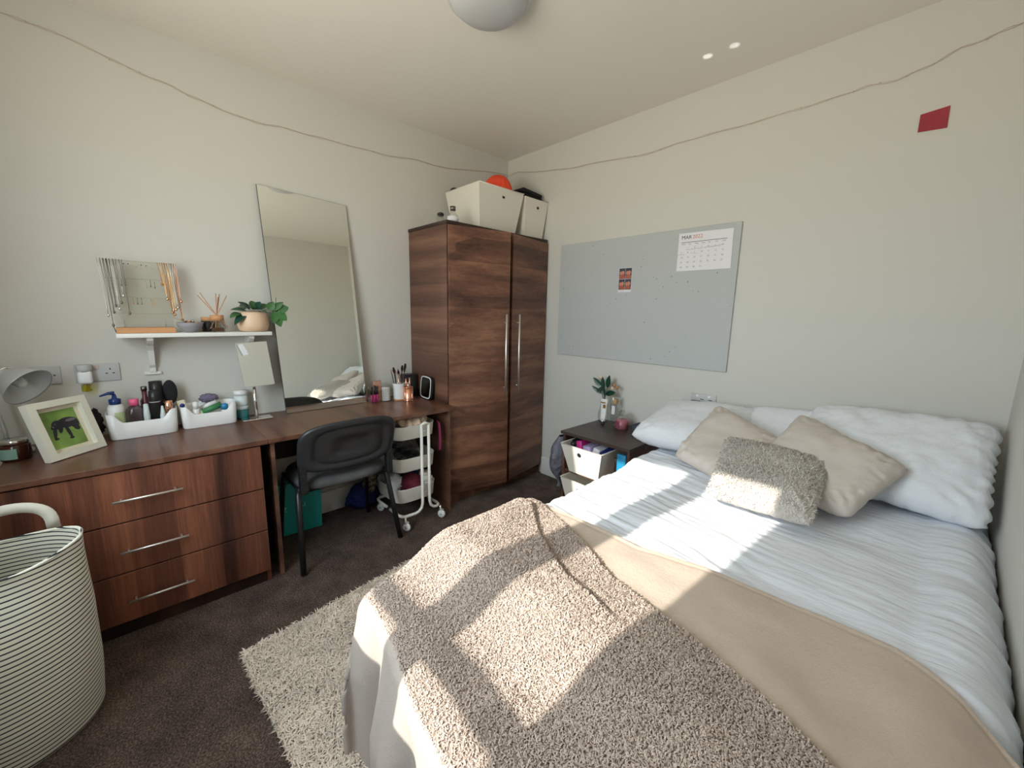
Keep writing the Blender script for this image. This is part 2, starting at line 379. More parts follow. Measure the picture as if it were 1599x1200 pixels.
# ------------------------------------------------------------------ room
H = 2.64; XW = 2.976; YW = -3.15
struct('floor', box(-.1, XW + .1, YW - .1, .1, -.1, 0), 'carpet')
struct('ceiling', box(-.1, XW + .1, YW - .1, .1, H, H + .1), 'ceiling')
struct('wall_left', box(-.1, 0, YW - .08, .1, 0, H), 'wall')
struct('wall_back', box(0, XW, 0, .1, 0, H), 'wall')
struct('wall_right', box(XW, XW + .1, YW - .08, .1, 0, H), 'wall')
WX0, WX1, WZ0, WZ1 = .975, 2.237, 1.055, 2.235
wf = G().join(box(0, WX0, YW - .08, YW, 0, H), box(WX1, XW, YW - .08, YW, 0, H), box(WX0, WX1, YW - .08, YW, 0, WZ0), box(WX0, WX1, YW - .08, YW, WZ1, H))
struct('wall_front', wf, 'wall')
struct('baseboard_back', box(.50, XW, -.018, 0, 0, .15, .004), 'white_trim')
struct('baseboard_left', box(0, .018, -2.9, -.98, 0, .15, .004), 'white_trim')
struct('baseboard_right', box(XW - .018, XW, YW, -.018, 0, .15, .004), 'white_trim')
win = struct('window_1', G().join(box(WX0 - .01, WX0 + .015, YW - .06, YW - .03, WZ0, WZ1), box(WX1 - .015, WX1 + .01, YW - .06, YW - .03, WZ0, WZ1),
    box(WX0, WX1, YW - .06, YW - .03, WZ0 - .01, WZ0 + .012), box(WX0, WX1, YW - .06, YW - .03, WZ1 - .012, WZ1 + .01)), 'upvc')
mk('mullion', box(1.805, 1.935, YW - .055, YW - .035, WZ0 + .012, WZ1 - .012), 'upvc', win)
mk('transom', box(WX0 + .015, 1.805, YW - .055, YW - .035, 1.266, 1.314), 'upvc', win)
mk('transom', box(1.935, WX1 - .015, YW - .055, YW - .035, 1.266, 1.314), 'upvc', win)
for x0, x1, z0, z1 in ((WX0 + .015, 1.805, 1.314, WZ1 - .012), (1.935, WX1 - .015, 1.314, WZ1 - .012), (WX0 + .015, 1.805, WZ0 + .012, 1.266), (1.935, WX1 - .015, WZ0 + .012, 1.266)):
    mk('pane', box(x0, x1, YW - .047, YW - .043, z0, z1), 'pane', win)
struct('trim_1', box(WX0 - .04, WX1 + .04, YW - .03, YW + .015, WZ0 - .03, WZ0, .004), 'white_trim')

# ceiling light
cl = thing('ceiling_light', 'round frosted grey dome light on the ceiling', 'ceiling light', (1.30, -1.32, H))
mk('base', lathe(1.30, -1.32, [(.0, 0), (.168, 0), (.172, -.012), (.168, -.028), (.155, -.030)], 48, z=H), 'lens_rim', cl)
mk('diffuser', lathe(1.30, -1.32, [(.156, -.027), (.150, -.045), (.125, -.066), (.08, -.080), (.03, -.086), (.0001, -.087)], 48, z=H), 'lens', cl)

# string light: two loosely twisted strands over both walls
random.seed(3)
def hz(px, py, ax, v):
    d = _f + _r * ((px - 799.5) / 634.683) - _u * ((py - 600) / 634.683)
    t = (v - CAM[ax]) / d[ax]; return CAM + d * t
Lp = [(0, 20), (60, 42), (150, 80), (210, 110), (260, 132), (300, 152), (350, 172), (400, 192), (440, 200), (500, 215), (550, 228), (600, 243), (650, 250), (700, 263), (760, 268)]
Bp = [(810, 268), (850, 268), (900, 262), (950, 250), (1000, 243), (1050, 228), (1100, 212), (1160, 195), (1250, 170), (1300, 155), (1350, 135), (1400, 125), (1450, 105), (1500, 75), (1550, 55), (1599, 35)]
pts = [hz(x, y, 0, .006) for x, y in Lp] + [Vector((.006, -.006, 2.52))] + [hz(x, y, 1, -.006) for x, y in Bp]
sl = thing('string_light', 'thin copper wire string light draped along both white walls near the ceiling', 'string light', (.006, -.006, 2.52))
for k, ph in enumerate((0, 1.9)):
    q = []
    for i in range(len(pts) - 1):
        for s in range(6):
            p = pts[i].lerp(pts[i + 1], s / 6); d = i * 6 + s
            q.append(p + Vector((0, 0, .004 * sin(d * .8 + ph) + .003 * sin(d * .31 + ph * 3))))
    q.append(pts[-1]); mk('wire', tube(q, .0007, 5), 'copper_wire', sl)
    if k == 0:
        for i in range(4, len(q), 5): mk('bulb', ell(q[i], .003, .003, .003, 6, 4), 'bulb', sl)

# ------------------------------------------------------------------ wardrobe
HZ = .93
wd = thing('wardrobe', 'tall walnut two-door wardrobe in the corner with both doors slightly ajar', 'wardrobe', (.24, -.48, 0))
WY0, WY1, WX = -.965, -.012, .475
mk('side_panel', box(.003, WX, WY0, WY0 + .018, 0, 1.925), 'wood_side', wd)
mk('side_panel', box(.003, WX, WY1 - .018, WY1, 0, 1.925), 'wood_side', wd)
mk('back_panel', box(.003, .012, WY0 + .018, WY1 - .018, 0, 1.925), 'wood_dark', wd)
mk('top_panel', box(.003, WX + .012, WY0 - .006, WY1, 1.925, 1.945, .001, 1), 'wood_dark', wd)
mk('base_panel', box(.012, WX - .005, WY0 + .018, WY1 - .018, .09, .11), 'wood_dark', wd)
mk('plinth', box(WX - .03, WX - .008, WY0 + .018, WY1 - .018, 0, .09), 'wood_side', wd)
def door(hy, side, ang):
    w = .462; z0, z1 = .088, 1.918
    y0, y1 = (hy, hy + w) if side > 0 else (hy - w, hy)
    d = mk('door', box(WX + .002, WX + .020, y0, y1, z0, z1, .001, 1).rot((WX + .002, hy, 0), 'Z', -ang * side), 'wood_h', wd)
    e = .025; hx = WX + .055; yy = hy + side * (w - .045)
    hd = G().join(tube([(hx, yy, .775), (hx, yy, 1.36)], .0065, 10), tube([(WX + .02, yy, .835), (hx, yy, .835)], .005, 8), tube([(WX + .02, yy, 1.30), (hx, yy, 1.30)], .005, 8))
    mk('handle', hd.rot((WX + .002, hy, 0), 'Z', -ang * side), 'steel', d)
door(WY0 + .008, 1, math.radians(12.5)); door(WY1 - .002, -1, math.radians(10))

# ------------------------------------------------------------------ chest of drawers and desk
ch = thing('drawer_chest', 'walnut chest of three drawers with steel bar handles under the window end of the worktop', 'drawers', (.29, -2.52, 0))
CY0, CY1 = -2.925, -2.108
mk('side_panel', box(.02, .553, CY0, CY0 + .018, 0, .7215), 'wood_v', ch); mk('side_panel', box(.02, .553, CY1 - .018, CY1, 0, .7215), 'wood_v', ch)
mk('back_panel', box(.02, .03, CY0 + .018, CY1 - .018, 0, .7215), 'wood_dark', ch)
mk('inner_body', box(.03, .545, CY0 + .018, CY1 - .018, .06, .715), 'gap_shade', ch)  # solid block coloured black, painted shade behind the drawer gaps
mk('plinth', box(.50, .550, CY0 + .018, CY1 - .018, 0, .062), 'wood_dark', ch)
for z0, z1 in ((.503, .716), (.286, .497), (.067, .280)):
    dr = mk('drawer', box(.553, .572, CY0 + .002, CY1 - .002, z0, z1, .001, 1), 'wood_v', ch)
    zc = (z0 + z1) / 2 - .008
    mk('handle', G().join(tube([(.60, -2.63, zc), (.60, -2.412, zc)], .005, 10), tube([(.572, -2.605, zc), (.60, -2.605, zc)], .004, 8), tube([(.572, -2.437, zc), (.60, -2.437, zc)], .004, 8)), 'steel', dr)
mk('top_panel', box(.004, .582, -2.93, -2.078, .7225, .7465, .002, 1), 'wood_top', ch)
dk = thing('desk', 'walnut desk with open knee space between drawers and wardrobe', 'desk', (.29, -1.52, 0))
mk('desk_top', box(.004, .582, -2.077, -.972, .7225, .7465, .002, 1), 'wood_top', dk)
mk('side_panel', box(.03, .545, -2.063, -2.045, 0, .7225), 'wood_side', dk)
mk('side_panel', box(.03, .545, -1.012, -.994, 0, .7225), 'wood_side', dk)
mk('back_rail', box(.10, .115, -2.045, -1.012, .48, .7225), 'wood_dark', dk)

# leaning wall mirror
ml = thing('wall_mirror', 'tall frameless mirror leaning on the wall at the back of the desk', 'mirror', (.06, -1.62, .7465))
aM = math.radians(3.9); hM = 1.30
def mpt(y, t, off=0): return Vector((.100 - .026 * (y + 1.6) - hM * t * sin(aM) + off * cos(aM), y, .7475 + hM * t * cos(aM) + off * sin(aM)))
mk('backing', prism([mpt(-1.872, 0), mpt(-1.367, 0), mpt(-1.412, .985), mpt(-1.912, 1)], (-.006, 0, 0)), 'mirror_edge', ml)
mk('mirror_glass', prism([mpt(-1.870, .001, .003), mpt(-1.369, .001, .003), mpt(-1.414, .984, .003), mpt(-1.910, .999, .003)], (-.002, 0, 0)), 'mirror', ml)

# shelf
sh = thing('wall_shelf', 'small white wall shelf on two scroll brackets', 'shelf', (.08, -2.24, 1.22))
mk('board', box(.002, .165, -2.555, -1.925, 1.220, 1.240, .002), 'white_trim', sh)
for y in (-2.44, -2.02):
    pr = [(.002, y - .012, 1.22), (.14, y - .012, 1.22), (.14, y - .012, 1.205), (.11, y - .012, 1.185), (.075, y - .012, 1.178), (.05, y - .012, 1.15), (.040, y - .012, 1.11), (.030, y - .012, 1.075), (.018, y - .012, 1.06), (.018, y - .012, 1.04), (.002, y - .012, 1.04)]
    b = mk('bracket', prism(pr, (0, .024, 0)), 'white_trim', sh)
    mk('wall_plate', box(.001, .012, y - .033, y + .033, 1.025, 1.04, .002), 'white_trim', b)

# ------------------------------------------------------------------ sockets
s1 = thing('wall_socket', 'grey blank aerial plate with one round hole on wall behind the lamp', 'socket', (0, -2.80, 1.0))
mk('plate', box(.001, .008, -2.905, -2.755, 1.010, 1.092, .003), 'grey_plate', s1)
mk('socket_hole', box(.008, .0095, -2.820, -2.806, 1.045, 1.059, .0005, 1), 'gap_shade', s1); mk('screw', lathe(0, 0, [(.004, 0), (.004, .001), (.0, .001)], 10).rot((0, 0, 0), 'Y', PI / 2).move((.008, -2.775, 1.051)), 'bronze', s1)
s2 = thing('wall_socket', 'grey double plug socket with pink rocker switch on the left wall', 'socket', (0, -2.64, 1.0))
mk('plate', box(.001, .008, -2.712, -2.560, 1.008, 1.094, .003), 'grey_plate', s2)
mk('switch', box(.008, .012, -2.652, -2.630, 1.068, 1.088, .001, 1), plain('pinkish_switch', (.55, .44, .40), .4), s2)
for y, z, w, h in ((-2.594, 1.066, .004, .008), (-2.607, 1.046, .008, .004), (-2.583, 1.046, .008, .004)):
    mk('pin_hole', box(.008, .0092, y - w / 2, y + w / 2, z - h / 2, z + h / 2), 'gap_shade', s2)
af = thing('air_freshener', 'white plug-in air freshener with yellow oil bottle in the socket', 'air freshener', (.035, -2.678, .97))
mk('body', box(.009, .06, -2.703, -2.655, 1.006, 1.066, .012, 3), 'white_plastic', af)
mk('cap', lathe(.036, -2.679, [(.0, .0), (.022, 0), (.026, .008), (.027, .03), (.024, .033), (0, .033)], 20, z=1.062), 'grey_plate', af)
mk('oil_bottle', lathe(.036, -2.679, [(0, 0), (.017, 0), (.019, .006), (.017, .03), (.010, .036)], 16, z=.970), 'liquid', af)
s3 = thing('wall_socket', 'white double socket with a black plug above the left bed pillow', 'socket', (1.80, 0, .85))
mk('plate', box(1.722, 1.872, -.009, -.001, .835, .905, .003), 'grey_plate', s3)
for x in (1.762, 1.832): mk('switch', box(x - .008, x + .008, -.012, -.009, .885, .898), 'white_plastic', s3)
for x in (1.79, 1.84): mk('pin_hole', box(x - .01, x + .01, -.0105, -.0088, .870, .874), 'gap_shade', s3)
mk('plug', box(1.735, 1.785, -.04, -.009, .835, .862, .005), 'black', s3)

# ------------------------------------------------------------------ pin board
pb = solo('pin_board', box(.632, 1.910, -.014, -.001, 1.053, 1.889, .002, 1), 'board', 'large pale grey felt pin board on the wall above the bed, speckled with pin holes', 'pin board')
pb['label'] = 'large pale grey felt pin board with pin holes on the wall above the bed'
rs = thing('photo_card', 'photo booth card of four dark pictures pinned to the middle of the board', 'photo', (1.21, -.015, 1.52))
mk('card', box(1.160, 1.258, -.0165, -.0145, 1.525, 1.685), 'paper', rs)
Md = plain('photo_dark', (.025, .02, .035), .4); Mf = plain('photo_warm', (.42, .10, .06), .5, var=.6); Mh = plain('photo_face', (.60, .24, .16), .5)
for ix in range(2):
    for iz in range(2):
        x0 = 1.162 + ix * .048; z0 = 1.541 + iz * .072
        q = mk('photo', box(x0, x0 + .046, -.0172, -.0165, z0, z0 + .070), Md, rs)
        bb = G()
        for dx_, dz_, r_ in ((.014, .038, .010), (.030, .040, .011)):
            bb.add([(x0 + dx_ + r_ * cos(a * PI / 6), -.0175 - .0002 * ix, z0 + dz_ + 1.25 * r_ * sin(a * PI / 6)) for a in range(12)], [tuple(range(12))])
        mk('faces', bb, Mh, q)
        bb = G().add([(x0 + .003, -.0174, z0 + .002), (x0 + .043, -.0174, z0 + .002), (x0 + .043, -.0174, z0 + .018), (x0 + .034, -.0174, z0 + .028), (x0 + .010, -.0174, z0 + .027), (x0 + .003, -.0174, z0 + .018)], [tuple(range(6))])
        mk('clothing', bb, Mf, q)
text('lettering', '*  ~  *', .012, 'ink', rs, (1.172, -.0168, 1.528), (1, 0, 0), (0, 0, 1))
cp = thing('calendar_page', 'white printed March calendar sheet pinned at the top right of the board', 'calendar', (1.72, -.015, 1.64))
mk('sheet', prism([(1.563, -.016, 1.641), (1.876, -.016, 1.641), (1.872, -.016, 1.858), (1.563, -.016, 1.862)], (0, -.0012, 0)), 'paper', cp)
text('month', 'MAR', .030, 'ink', cp, (1.580, -.0178, 1.826), (1, 0, 0), (0, 0, 1))
text('year', '2022', .030, 'ink_orange', cp, (1.645, -.0178, 1.826), (1, 0, 0), (0, 0, 1))
mk('rule', box(1.580, 1.842, -.0182, -.0174, 1.806, 1.8085), 'ink', cp)
dn = G()
dates = bpy.data.objects
for i, w in enumerate(('MON', 'TUE', 'WED', 'THU', 'FRI', 'SAT', 'SUN')):
    text('weekday', w, .010, 'ink_grey', cp, (1.583 + i * .039, -.0178, 1.793), (1, 0, 0), (0, 0, 1))
for d in range(31):
    k = d + 1; text('date', str(d + 1), .012, 'ink_grey', cp, (1.583 + (k % 7) * .039, -.0178, 1.772 - (k // 7) * .028), (1, 0, 0), (0, 0, 1))
random.seed(8)
for x0, z0, n_, mt in ((1.612, 1.765, 5, 'ink_red'), (1.66, 1.768, 5, 'ink_grey'), (1.72, 1.770, 8, 'ink'), (1.80, 1.776, 3, 'ink_grey'), (1.565, 1.738, 4, 'ink_grey'), (1.64, 1.741, 4, 'ink_grey')):
    mk('handwriting', tube([(x0 + i * .006, -.0178, z0 + random.uniform(-.003, .003)) for i in range(n_ * 2)], .0007, 4), mt, cp)
solo('red_note', prism([(2.556, -.0015, 2.155), (2.643, -.0015, 2.149), (2.641, -.0015, 2.232), (2.556, -.0015, 2.223)], (0, -.0025, 0)), 'red_note', 'small dark red square note stuck high on the wall above the bed', 'note')

# ------------------------------------------------------------------ bed
bed = thing('bed', 'double bed frame and mattress under white duvet, head against the wall', 'bed', (2.32, -1.05, 0))
mk('base', box(1.76, 2.95, -1.95, -.03, .10, .36, .02), 'fleece_back', bed)
mk('mattress', box(1.75, 2.955, -1.97, -.03, .36, .515, .05, 3), 'pillow_w', bed)
for x in (1.78, 2.88):
    for y in (-1.95, -.12): mk('leg', tube([(x, y, 0), (x, y, .12)], .022, 10), 'black', bed)
XL, XR = 1.705, 2.955
def yfoot(x): return -2.065 - .085 * smooth((x - 1.72) / .55)
def topz(x, y):
    z = .607
    z -= .080 * smooth((-1.80 - y) / .22) * smooth((2.62 - x) / .55)
    z -= .030 * smooth((x - 2.80) / .18) * smooth((-.9 - y) / .4)
    z += .012 * noise.noise(Vector((x * 3.1, y * 2.7, 1.3)))
    z += .022 * smooth((y + .85) / .35)
    return z
def drape(u, v, off, R=.058, foot=True, fold=.014, x0=XL):
    """u: x-like cloth coordinate (smaller than x0+R hangs down the left side); v: y-like (below yfoot hangs at the foot)"""
    dx = dz = dy = 0; x = u; y = v; hang = 0
    if u < x0 + R:
        s = x0 + R - u; L = R * PI / 2
        if s < L: x = x0 + R - R * sin(s / R); dz += R * (1 - cos(s / R))
        else: x = x0; dz += R + s - L; hang = s - L
    yf = yfoot(x); hangf = 0
    if foot and v < yf + R:
        s = yf + R - v; L = R * PI / 2
        if s < L: y = yf + R - R * sin(s / R); dz += R * (1 - cos(s / R))
        else: y = yf; dz += R + s - L; hangf = s - L
    z = topz(max(x, x0), max(y, yf)) - dz
    k = min(1, hang / .2); x -= off * .5 * min(1, (x0 + R - u) / R if u < x0 + R else 0) + k * .4 * (fold + fold * sin(v * 17 + 1)) 
    kf = min(1, hangf / .2); y -= off * min(1, (yf + R - v) / R if v < yf + R else 0) + kf * (fold + fold * 1.5 * sin(u * 22 + 2.2) + fold * .7 * sin(u * 47))
    if kf > 0: x -= kf * .012 * (1 - smooth((u - x0) / .5))
    return Vector((x, y, z + off))
def ridge(x, y, f): n = noise.noise(Vector((x, y, f))); return 1 - abs(n) * 2
def duv(s, t):
    u = 1.34 + s * (2.955 - 1.34); v = -.05 - t * 1.47
    p = drape(u, v, .012, foot=False)
    top = smooth((u - 1.6) / .2)
    w = noise.noise(Vector((p.x * 4.5, p.y * 26 + p.x * 5, 3))) * .0078 + noise.noise(Vector((p.x * 9, p.y * 50 + p.x * 8, 7))) * .0042 + noise.noise(Vector((p.x * 3, p.y * 4, 9))) * .014
    lw = smooth((p.x - 2.30) / .25)
    p.z += w * (1 - .75 * lw) + lw * .008 * noise.noise(Vector((p.x * 7, p.y * 7, 21)))
    p.z -= (.012 + .035 * smooth((u - 2.55) / .2)) * smooth((-1.36 - v) / .08)
    if u > 2.80:
        e = (u - 2.80) / .155; r = noise.noise(Vector((0, v * 11, 4))) * .030 + noise.noise(Vector((2, v * 27, 4))) * .014
        p.x = min(2.971, 2.80 + e * (.180 + r)); p.z -= .09 * e ** 6 - .020 * sin(e * PI) + e * r * .6
    return p
dv = solo('duvet', grid(duv, 190, 330), 'duvet', 'white crinkled cotton duvet covering the upper half of the bed', 'duvet')
solidify(dv, .012)
FE = [(1.3, -1.40), (1.75, -1.387), (2.17, -1.388), (2.35, -1.345), (2.52, -1.323), (2.66, -1.32), (2.77, -1.325), (2.87, -1.373), (2.96, -1.45)]
SE = [(1.3, -1.42), (1.778, -1.418), (1.991, -1.494), (2.21, -1.604), (2.445, -1.653), (2.613, -1.703), (2.728, -1.758), (2.97, -1.86)]
def interp(T, x):
    for (a, b), (c, d) in zip(T[:-1], T[1:]):
        if x <= c: return b + (d - b) * max(0, (x - a) / (c - a))
    return T[-1][1]
def flc(s, t):
    u = 1.48 + s * (2.962 - 1.48); ye = interp(FE, u); v = ye - t * (ye + 2.45)
    p = drape(u, v, .032, fold=.016)
    p.z += noise.noise(Vector((p.x * 4, p.y * 6, 5))) * .010 + noise.noise(Vector((p.x * 11, p.y * 13, 8))) * .003 - .02 * (1 - min(1, t * 60))
    p.z -= .02 * smooth((u - 2.86) / .1); dd = t * (ye + 2.45); p.z += .0045 * math.exp(-((dd - .012) / .008) ** 2) - .003 * math.exp(-((dd - .030) / .006) ** 2)
    p.z = max(p.z, .012 + .004 * sin(u * 30)); return p
fl = solo('fleece_blanket', grid(flc, 150, 170), 'fleece', 'smooth beige fleece blanket across the lower bed, hanging over the foot', 'blanket'); solidify(fl, .010)
def shp(u, v, lift=0):
    ye = interp(SE, u); p = drape(u, v, .044, fold=.016)
    n = noise.noise
    d = ye - v
    p.z += n(Vector((p.x * 5, p.y * 6, 2))) * .008 - .022 * (1 - min(1, d / .012))
    # second layer: the throw is folded, its upper edge set back from the first
    ye2 = interp([(1.3, -1.46), (1.78, -1.475), (1.93, -1.60), (2.12, -1.70), (2.30, -1.745), (2.97, -1.80)], u)
    p.z += .017 * smooth((ye2 - v) / .022) * (1 - smooth((u - 2.22) / .14))
    p.z += .007 * sin((u + v * .3) * 26) * smooth((2.05 - u) / .2) * smooth((v + 1.8) / .25)
    return p
U0, U1 = 1.50, 2.962
def shp_st(s, t):
    u = U0 + s * (U1 - U0); ye = interp(SE, u); ve = yfoot(max(u, XL)) - .075; v = ye + t * (ve - ye); return shp(u, v)
sp = thing('sherpa_throw', 'folded curly beige sherpa throw over the foot of the bed', 'throw', (2.3, -1.9, .62))
solidify(mk('throw_sheet', grid(shp_st, 190, 110), 'sherpa', sp), .016)
def tufts(name, parent, fn, count, ln, wd_, mat, seed, lean=.6, curl=True):
    random.seed(seed); g = G(); V = g.v; F = g.f
    R = random.random
    for i in range(count):
        s, t = R(), R(); p = fn(s, t); q = fn(min(1, s + .004), t); r_ = fn(s, min(1, t + .004))
        if s > .995 or t > .995: continue
        nrm = (q - p).cross(r_ - p)
        if nrm.length < 1e-12: continue
        nrm.normalize()
        if nrm.z < 0 and abs(nrm.z) > .2: nrm = -nrm
        if abs(nrm.z) <= .2 and nrm.y > 0: nrm = -nrm
        a = R() * 2 * PI; tx = (q - p).normalized(); ty = nrm.cross(tx); d = tx * cos(a) + ty * sin(a); e = nrm.cross(d)
        L = ln * (.6 + .8 * R()); w = wd_ * (.7 + .6 * R()); b = len(V)
        top = p + nrm * L * (1 - lean * .4) + d * L * lean * 1.2
        m = p + nrm * L * .7 + d * L * lean * .35
        V += [tuple(p - e * w), tuple(p + e * w), tuple(m + e * w * .8 + nrm * w * .2), tuple(m - e * w * .8 + nrm * w * .2), tuple(top), tuple(m + nrm * w * .6)]
        F += [(b, b + 1, b + 2, b + 5), (b, b + 5, b + 3), (b + 3, b + 5, b + 4), (b + 5, b + 2, b + 4)]
    g.sm = [True] * len(F)
    o = mk(name, g, mat, parent, fix=False); o['kind'] = 'stuff'; return o
tufts('pile', sp, shp_st, 110000, .0050, .0016, 'sherpa_tuft', 1, .9)
def lin(s, t):
    u = 1.56 + s * 1.09; yf = yfoot(max(u, XL)); p = drape(u, yf + .01 - t * (.60 - .10 * smooth((u - 1.9) / .4)), .048, fold=.020)
    p.y -= .012 * sin(u * 13 + .5) * smooth((t - .15) / .4); p.z = max(p.z, .022); return p
solidify(mk('throw_lining', grid(lin, 110, 60), 'fleece_back', sp), .008)

# pillows and cushions
def pillow(name, c, th, mat, label, cat, pinch=.05, wr=.006, n=44, sag=0, group=None, parts=None, ruff=0, wf=7, rnd=.06):
    A, B, Cc, D = [Vector(p) for p in c]      # bl, br, tr, tl
    nrm = ((B - A).cross(D - A)).normalized()
    if nrm.dot(CAM - A) < 0: nrm = -nrm
    cen = (A + B + Cc + D) / 4
    def pos(s, t, side):
        a, b = 2 * s - 1, 2 * t - 1
        p = A * (1 - s) * (1 - t) + B * s * (1 - t) + Cc * s * t + D * (1 - s) * t
        e = (1 - a * a) * (1 - b * b)
        # edges bow inwards, corners stay out
        k = pinch * ((1 - b * b) * a * a * 1.0 + (1 - a * a) * b * b * 1.0)
        p = p + (cen - p) * (k + rnd * (a * a * b * b) ** 3)
        h = th * .5 * (max(0, (1 - a ** 4)) * max(0, (1 - b ** 4))) ** .5
        wv = wr * (noise.noise(p * wf) + .5 * noise.noise(p * wf * 2.6)) * min(1, e * 4)
        cn = (a * a * b * b) ** .5; ang = math.atan2(b, a); cr = wr * 1.6 * sin(math.atan2(1.02 * (1 if b > 0 else -1) - b, 1.02 * (1 if a > 0 else -1) - a) * 13) * smooth((cn - .35) / .3) * (1 - cn * .8) + wr * 1.2 * noise.noise(Vector((a * 9, b * 9, side))) * (1 - min(1, e * 1.6))
        cr *= min(1, e * 8)
        q = p + nrm * side * (h + wv + cr) - Vector((0, 0, sag * e))
        if ruff:
            k2 = max(a * a, b * b) ** 6; q += (p - cen).normalized() * ruff * k2 * (abs(sin((b if abs(a) > abs(b) else a) * 15 + .8 * sin(b * 5))) - .5)
        return q
    g = G().join(grid(lambda s, t: pos(s, t, 1), n, n), grid(lambda s, t: pos(1 - s, t, -1), n, n))
    bm = bmesh.new(); vs = [bm.verts.new(v) for v in g.v]
    for f in g.f:
        try: bm.faces.new([vs[i] for i in f])
        except ValueError: pass
    bmesh.ops.remove_doubles(bm, verts=bm.verts, dist=.0004); bm.verts.index_update()
    g2 = G().add([v.co[:] for v in bm.verts], [[v.index for v in f.verts] for f in bm.faces], True); bm.free()
    return solo(name, g2, mat, label, cat, group), pos
pillow('pillow', [(1.60, -.52, .70), (2.12, -.50, .70), (2.16, -.08, .865), (1.62, -.07, .83)], .16, 'pillow_w', 'white pillow at the left end of the bed head next to the bedside table', 'pillow', wr=.008)
pillow('pillow', [(2.02, -.34, .70), (2.46, -.34, .71), (2.44, -.06, .915), (2.06, -.06, .875)], .12, 'pillow_w', 'white pillow tucked in the middle behind the two taupe cushions', 'pillow', wr=.008)
pillow('pillow', [(2.30, -.44, .705), (2.955, -.50, .67), (2.965, -.12, .975), (2.36, -.07, .95)], .16, 'pillow_w', 'large white seersucker pillow at the right end beside the side wall', 'pillow', wr=.010, ruff=.013, wf=14)
def seam(c, pos, mat, parent):
    pass
c1, f1 = pillow('cushion', [(1.90, -.60, .675), (2.24, -.78, .665), (2.36, -.42, .81), (1.99, -.30, .92)], .13, 'cush', 'square taupe cushion on the left, behind the fluffy cushion', 'cushion', wr=.013, pinch=.07)
c2, f2 = pillow('cushion', [(2.22, -.66, .685), (2.61, -.73, .665), (2.745, -.46, .825), (2.345, -.31, .945)], .13, 'cush', 'square taupe cushion on the right, leaning on the large pillow', 'cushion', wr=.013, pinch=.07)
c3, f3 = pillow('cushion', [(2.185, -.92, .675), (2.535, -.905, .675), (2.525, -.53, .80), (2.11, -.53, .81)], .12, 'fur', 'small fluffy grey beige cushion in front of the two taupe cushions', 'cushion', wr=.006, pinch=.05, rnd=.03)
tufts('pile', c3, lambda s, t: f3(s, t, 1) - Vector((0, 0, 0)), 9000, .008, .0016, 'fur_tip', 5, 1.0)

# ------------------------------------------------------------------ rug
rug = thing('rug', 'cream shaggy rug on the brown carpet by the foot of the bed', 'rug', (1.45, -1.9, 0))
RA = Vector((1.022, -2.325, .012)); ex = Vector((cos(.055), sin(.055), 0)); ey = Vector((-.125, .99, 0)).normalized()
def rugp(s, t):
    p = RA + ex * (s * 1.0) + ey * (t * 1.15)
    return p + Vector((0, 0, .004 * noise.noise(p * 9)))
mk('backing', prism([RA - Vector((0, 0, .010)), RA + ex - Vector((0, 0, .010)), RA + ex + ey * 1.15 - Vector((0, 0, .010)), RA + ey * 1.15 - Vector((0, 0, .010))], (0, 0, .012)), 'rug_base', rug)
tufts('pile', rug, lambda s, t: rugp(s, t), 60000, .024, .0028, 'rug_pile', 9, .8)

# ------------------------------------------------------------------ laundry basket
bk = thing('laundry_basket', 'tall cream laundry basket with thin black stripes in the bottom left corner', 'basket', (.86, -2.91, 0))
bc = Vector((.865, -2.905))
def bwall(s, t, off=0):
    a = 2 * PI * s; z = .004 + t * .62; r = .196 + .014 * sin(PI * min(1, t * 1.1)) + off
    k = smooth((t - .45) / .55)
    rx = r * (1 - .16 * k); ry = r * (1 + .06 * k)
    w = .005 * noise.noise(Vector((cos(a) * 2, sin(a) * 2, z * 5)))
    dip = -.03 * k * (cos(a) ** 2)
    return Vector((bc.x + (rx + w) * cos(a), bc.y + (ry + w) * sin(a), z + dip * k))
body = G().join(grid(lambda s, t: bwall(s, t), 64, 40, wrap=True)); body.f.append(tuple(i * 41 for i in range(64))); body.sm.append(False)
mk('body', body, 'basket', bk, fix=True)
mk('lining', grid(lambda s, t: bwall(s, .25 + t * .745, -.006), 64, 20, wrap=True), 'basket', bk)
mk('rim', tube([bwall(i / 64, 1, -.003) for i in range(64)], .005, 6, closed=True), 'basket', bk)
def strap(xc, sgn):
    pts_ = []; n_ = 20
    for i in range(n_ + 1):
        a = PI * i / n_; y = bc.y + .03 - .095 * cos(a); z = .585 + .100 * max(0, sin(a)) ** .6
        pts_.append(Vector((xc + sgn * .004, y, z)))
    g = G(); v = []; f = []
    for i, p in enumerate(pts_):
        a = PI * i / n_; d = Vector((0, -cos(a), sin(a))) * .017
        v += [p - d - Vector((.003, 0, 0)), p + d - Vector((.003, 0, 0)), p + d + Vector((.003, 0, 0)), p - d + Vector((.003, 0, 0))]
    for i in range(n_):
        for k in range(4): f.append((i * 4 + k, i * 4 + (k + 1) % 4, i * 4 + 4 + (k + 1) % 4, i * 4 + 4 + k))
    return g.add(v, f + [(3, 2, 1, 0), tuple(n_ * 4 + k for k in range(4))], True)
mk('handle', strap(.672, -1), 'handle_cream', bk)

